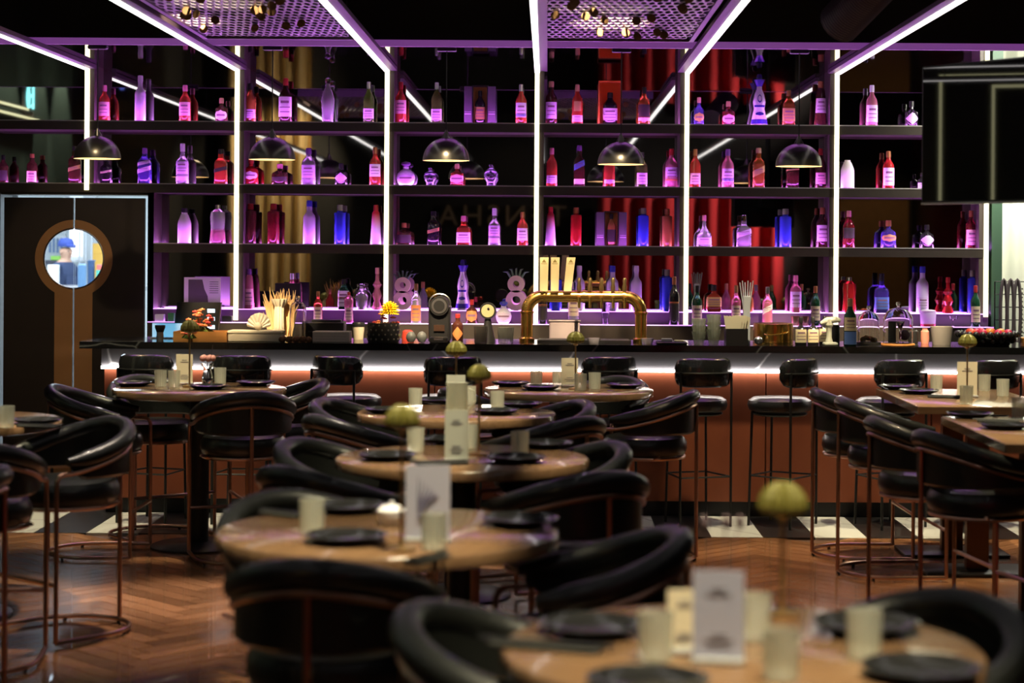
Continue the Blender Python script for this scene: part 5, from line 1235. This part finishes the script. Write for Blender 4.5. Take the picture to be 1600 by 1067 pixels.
# second table
plates('B', [(540, 845), (545, 797), (812, 818)])
tumblers('B', [(487, 833), (678, 858)])
card(PT(668, 846, ZT), .215, .125, .05, 'lilac card printed with a dark branch on the second centre table', mat('lilac_card', (.50, .50, .64), .6), pic=True)
p = PT(627, 860, ZT); globe(p, 1.75-(632-CY)*p.y/F-ZT, 29*p.y/F, 'olive-gold pleated globe on a stem on the second centre table')
sticks('B', 668, 877, -.5, 'dark napkin with chopsticks before the lilac card, second centre table', .16); sticks('B', 440, 806, .9, 'dark napkin with chopsticks at the door end of the second centre table', .16)
t = thing('sugar_bowl', 'small white lidded bowl on the second centre table', 'bowl', PT(612, 818, ZT)); MB().lathe([(0, 0), (.03, 0), (.042, .02), (.042, .04), (0, .045)], seg=20).build('bowl_body', WHITE, t); MB().lathe([(.044, .04), (.03, .054), (.008, .058), (.01, .068), (0, .07)], seg=20).build('lid', WHITE, t)
# third table
plates('C', [(605, 716), (690, 690), (806, 720), (852, 697)])
tumblers('C', [(649, 706), (733, 700), (812, 712)])
card(PT(713, 722, ZT), .20, .09, .0, 'pale card in a clear holder on the third centre table', mat('pale_green_card', (.52, .54, .48), .6))
p = PT(748, 710, ZT); globe(p, 1.75-(569-CY)*p.y/F-ZT, 19.5*p.y/F, 'olive-gold pleated globe on a stem on the third centre table')
sticks('C', 690, 726, -1.2, 'dark napkin with chopsticks on the third centre table')
# fourth table
plates('D', [(604, 643), (682, 628), (775, 645), (812, 634)])
tumblers('D', [(649, 636), (777, 641), (733, 632)])
card(PT(712, 643, ZT), .185, .095, .06, 'pale green card with a clear jug behind, fourth centre table', mat('pale_green_card', (.52, .54, .48), .6))
p = PT(712, 640, ZT+.0); p.y += .03; globe(p, 1.75-(533-CY)*p.y/F-ZT, 17*p.y/F, 'olive-gold pleated globe on a stem on the fourth centre table')
t = thing('water_jug', 'clear ribbed water jug between the third and fourth centre tables\' cards', 'jug', PT(714, 652, ZT)); MB().lathe([(0, .004), (.05, 0), (.056, .01), (.052, .15), (.058, .17), (.054, .17), (.048, .15), (.05, .015), (0, .012)], seg=36, rib=.03).build('jug_body', FROSTG, t); MB().tube([(.05, 0, .14), (.085, 0, .13), (.09, 0, .08), (.053, 0, .04)], .006, 8).build('handle', FROSTG, t)
# farthest table
plates('E', [(798, 601), (845, 607), (977, 604)])
tumblers('E', [(838, 604), (872, 602), (907, 610), (929, 608)])
card(PT(890, 603.5, ZT), .17, .10, .05, 'cream card stand on the farthest centre table', CREAM)
p = PT(899, 608, ZT); globe(p, 1.75-(517-CY)*p.y/F-ZT, 14.5*p.y/F, 'olive-gold pleated globe on a stem on the farthest centre table')
# table by the door
plates('F', [(207, 601), (326, 606), (400, 600)])
tumblers('F', [(251, 604), (272, 605), (344, 600)])
card(PT(288, 600.5, ZT), .18, .10, -.05, 'cream card stand on the table by the door', CREAM)
p = PT(296, 604, ZT); globe(p, 1.75-(503-CY)*p.y/F-ZT, 15*p.y/F, 'olive-gold pleated globe on a stem on the table by the door')
t = thing('flower_vase', 'small clear vase with a pink bloom on the table by the door', 'vase', PT(324, 601.5, ZT)); MB().lathe([(0, 0), (.03, 0), (.034, .04), (.022, .09), (.04, .13), (.036, .13), (.018, .09), (.03, .04), (0, .01)], seg=18).build('vase_body', GLASS, t)
for k in range(5): a = k*1.256; MB().ball((.03*math.cos(a), .03*math.sin(a), .16), .02, 8, 6).build('petal', mat('dusty_pink', (.5, .22, .2), .6), t)
MB().tube([(0, 0, .02), (0, 0, .16)], .003, 5).tube([(0, 0, .05), (.03, .01, .24)], [.002, .001], 5).build('stem', mat('dry_twig', (.08, .05, .06), .8), t)
plates('G', [(58, 660)]); tumblers('G', [(10, 668)])
sticks('G', 60, 668, 1.3, 'dark napkin with chopsticks on the table cut by the picture edge')
# square tables
plates('H', [(1405, 606), (1436, 613)]); tumblers('H', [(1463, 612), (1510, 631), (1538, 611), (1567, 619)])
sticks('H', 1478, 622, 1.35, 'dark napkin with chopsticks on the far square table')
card(PT(1511, 620.5, ZT), .20, .115, .05, 'cream card stand on the far square table', CREAM)
p = PT(1511, 624.5, ZT); globe(p, 1.75-(517-CY)*p.y/F-ZT, 15*p.y/F, 'olive-gold pleated globe on a stem on the far square table')
plates('I', [(1515, 650), (1570, 668)]); tumblers('I', [(1592, 652)])
sticks('I', 1560, 660, 1.4, 'dark napkin with chopsticks on the near square table')

# ------------------------------------------------------------------ kitchen behind the keyhole door
KW = mat('kitchen_tile', (.75, .8, .82), .4)
struct(MB().bbox(-10.2, -3.0, 14.9, 31, -.06, 0).build('floor_kitchen', mat('kitchen_floor', (.4, .42, .42), .5)))
struct(MB().bbox(-10.2, -3.0, 30.9, 31, 0, 3.4).build('wall_kitchen', KW))
struct(MB().bbox(-10.3, -10.2, 14.9, 31, 0, 3.4).build('wall_kitchen_left', KW)); struct(MB().bbox(-3.0, -2.9, 14.9, 31, 0, 3.4).build('wall_kitchen_right', KW))
struct(MB().bbox(-10.2, -3.0, 14.9, 31, 3.4, 3.5).build('ceiling_kitchen', KW))
DK = 27.0
def kx(px, d=DK): return PX(px, d)
def kz(py, d=DK): return P(116, py, d).z
WTZ = kz(449, 25)
def kbox(nm, x0, x1, y0, d, dep, m, lb, cat, z0=0.0, rb=.01):
    X0, X1 = kx(x0, d), kx(x1, d); t = thing(nm, lb, cat, ((X0+X1)/2, d, z0)); h1 = kz(y0, d)-z0
    MB().rbox(0, dep/2, h1/2, X1-X0, dep, h1, rb, 2).build('body', m, t)
    MB().rbox(0, dep/2, h1*.93, (X1-X0)*1.02, dep*1.02, h1*.05, rb, 1).build('rim', m, t); return t
t = thing('kitchen_hood', 'bright white lit kitchen hood seen through the round window', 'hood', (kx(119, 30), 30, 0)); wv = (kx(131, 30)-kx(108, 30))
MB().prism([(-wv/2, kz(408, 30)), (wv/2, kz(408, 30)), (wv*.42, 3.4), (-wv*.42, 3.4)], 0, .88).build('body', mat('white_enamel', (.95, .97, 1), .3), t); MB().bbox(-wv*.4, wv*.4, -.01, 0, kz(400, 30), kz(356, 30)).build('lit_panel', glow('white_hood_light', (1, 1, 1), 1.4), t)
t = thing('kitchen_worktop', 'steel kitchen worktop seen through the round window', 'worktop', (kx(116, 25), 25, 0))
MB().bbox(-.75, .75, 0, 1.5, WTZ-.06, WTZ).build('top', STEEL, t)
for a in (-.7, .7):
    for b in (.06, 1.44): MB().bbox(a-.02, a+.02, b-.02, b+.02, 0, WTZ-.06).build('leg', STEEL, t)
kbox('shelf_unit', 62, 100, 407, 29.2, .5, INK, 'dark shelf unit behind the cook in the kitchen', 'shelf')
kbox('white_crate', 74, 90, 414, 25.3, .12, mat('white_crate', (.8, .85, .85), .4), 'white crate beside the cook on the worktop', 'crate', WTZ)
kbox('green_container', 79, 94, 400, 29.3, .2, mat('lime_container', (.3, .6, .1), .4), 'lime green container on the kitchen shelf', 'container', kz(407, 29.2))
kbox('yellow_cabinet', 144, 162, 380, 29.6, .4, mat('yellow_cabinet', (.8, .45, .08), .4), 'yellow cabinet at the side of the kitchen', 'cabinet')
kbox('blue_bin', 121, 133, 412, 23.6, .12, mat('blue_grey_bin', (.10, .2, .34), .4), 'tall blue-grey bin in the kitchen', 'bin', 0, .03)
kbox('dark_rack_unit', 137, 146, 406, 25.3, .1, mat('navy_unit', (.03, .07, .16), .4), 'navy kitchen unit standing on the worktop', 'unit', WTZ)
kbox('teal_crate', 150, 160, 422, 25.3, .12, mat('teal_crate', (.1, .45, .35), .4), 'teal crate beside the navy unit', 'crate', WTZ)
kbox('red_tub', 151, 158, 413, 25.32, .08, mat('coral_tub', (.8, .15, .12), .4), 'coral red tub on the teal crate', 'tub', kz(422, 25.3)+.001)
t = thing('steel_rack', 'steel upright rack by the yellow cabinet in the kitchen', 'rack', (kx(137, 28.8), 28.8, 0))
for k in (-.12, -.03, .06): MB().tube([(k, 0, 0), (k, 0, kz(362, 28.8))], .016, 8).build('upright', STEEL, t)
MB().bbox(-.16, .1, -.1, .1, 1.5, 1.52).build('rack_shelf', STEEL, t)
t = thing('steel_rack', 'steel hanging rack above the cook in the kitchen', 'rack', (kx(88, 30.4), 30.4, 0))
for k in (-.1, -.04, .02, .08): MB().bbox(k-.015, k+.015, -.01, .01, kz(395, 30.4), kz(372, 30.4)).build('hanging_tool', mat('blue_steel', (.12, .2, .38), .4), t)
MB().bbox(-.2, .15, -.02, .02, kz(372, 30.4), kz(369, 30.4)).build('rail', STEEL, t)
for k in (-.18, .13): MB().bbox(k-.01, k+.01, -.015, .015, kz(369, 30.4), 3.4).build('hanger', STEEL, t)

def person(loc, rz, label):
    t = thing('person', label, 'person', loc, rz)
    def skin(name, pts, edges, rad, m, root, sub=2):
        me = bpy.data.meshes.new(name); me.from_pydata(pts, edges, []); me.update()
        o = bpy.data.objects.new(name, me); COL.objects.link(o); o.parent = t
        md = o.modifiers.new('skin', 'SKIN'); 
        for v, r in zip(me.skin_vertices[0].data, rad): v.radius = (r, r) if not isinstance(r, tuple) else r
        me.skin_vertices[0].data[root].use_root = True
        sb = o.modifiers.new('sub', 'SUBSURF'); sb.levels = sub; sb.render_levels = sub
        me.materials.append(m); return o
    V = [(0, 0, .95), (0, 0, 1.12), (0, .01, 1.32), (0, .01, 1.46), (0, -.02, 1.54), (0, -.03, 1.62), (0, -.03, 1.72),
         (-.19, .01, 1.42), (-.24, -.06, 1.16), (-.10, -.30, 1.10), (.19, .01, 1.42), (.25, -.06, 1.16), (.10, -.32, 1.12),
         (-.10, 0, .88), (-.11, 0, .50), (-.12, .02, .08), (-.12, -.12, .04), (.10, 0, .88), (.11, -.02, .50), (.12, .02, .08), (.12, -.12, .04)]
    E = [(0, 1), (1, 2), (2, 3), (3, 4), (4, 5), (5, 6), (3, 7), (7, 8), (8, 9), (3, 10), (10, 11), (11, 12), (0, 13), (13, 14), (14, 15), (15, 16), (0, 17), (17, 18), (18, 19), (19, 20)]
    R = [.14, .13, .15, .10, .05, .10, .098, .062, .05, .034, .062, .05, .034, .085, .062, .045, .04, .085, .062, .045, .04]
    SK = mat('skin_tone', (.55, .32, .22), .5); NV = mat('navy_uniform', (.03, .045, .10), .8)
    m = mat('figure_cloth', (.03, .045, .10), .8)
    o = skin('body', V, E, R, m, 0); nt = m.node_tree; b = nt.nodes['Principled BSDF']
    tc = nt.nodes.new('ShaderNodeTexCoord'); sp = nt.nodes.new('ShaderNodeSeparateXYZ'); cr = nt.nodes.new('ShaderNodeMath'); cr.operation = 'GREATER_THAN'; cr.inputs[1].default_value = 1.50
    mx = nt.nodes.new('ShaderNodeMix'); mx.data_type = 'RGBA'; mx.inputs['A'].default_value = (.03, .045, .10, 1); mx.inputs['B'].default_value = (.55, .32, .22, 1)
    nt.links.new(tc.outputs['Object'], sp.inputs[0]); nt.links.new(sp.outputs['Z'], cr.inputs[0]); nt.links.new(cr.outputs[0], mx.inputs['Factor']); nt.links.new(mx.outputs['Result'], b.inputs['Base Color'])
    MB().lathe([(.106, 1.72), (.113, 1.74), (.108, 1.79), (.08, 1.835), (0, 1.845)], 0, -.03, 0, 18).build('cap', mat('blue_cap_cloth', (.04, .07, .30), .8), t)
    MB().tube([(-.08, -.12, 1.735), (0, -.20, 1.725), (.08, -.12, 1.735)], [.02, .028, .02], 8).build('cap_peak', _M['blue_cap_cloth'], t)
    for sx in (-1, 1):
        MB().ball((sx*.032, -.112, 1.655), .010, 8, 6).build('eye', INK, t)
        MB().ball((sx*.088, -.025, 1.64), .022, 8, 6).build('ear', SK, t)
        # hand: palm with four fingers and a thumb
        hx, hy, hz_ = sx*.10, -.31, 1.11
        q = MB().rbox(hx-sx*.01, hy-.05, hz_, .075, .085, .028, .012, 2)
        for k in range(4): fx = hx-sx*.01+(-.028+.019*k); L = (.06, .07, .066, .05)[k]; q.tube([(fx, hy-.08, hz_), (fx, hy-.08-L*.6, hz_-.006), (fx, hy-.08-L, hz_-.028)], [.009, .0085, .007], 7)
        q.tube([(hx-sx*.045, hy-.03, hz_), (hx-sx*.072, hy-.06, hz_-.008), (hx-sx*.07, hy-.09, hz_-.02)], [.011, .0095, .008], 7); q.build('hand', SK, t)
    MB().tube([(0, -.115, 1.65), (0, -.135, 1.62), (0, -.115, 1.605)], [.008, .014, .008], 8).build('nose', SK, t); MB().tube([(-.022, -.112, 1.578), (0, -.118, 1.576), (.022, -.112, 1.578)], .005, 6).build('mouth', mat('lip', (.4, .15, .13), .5), t)
    MB().prism([(-.13, .55), (.13, .55), (.12, 1.3), (-.12, 1.3)], -.172, -.158).build('apron', NV, t)
    return t
p = P(101, 392, 27.5); person((p.x, 27.5, 0), 1.0, 'cook in navy uniform and blue cap, seen through the round door window')
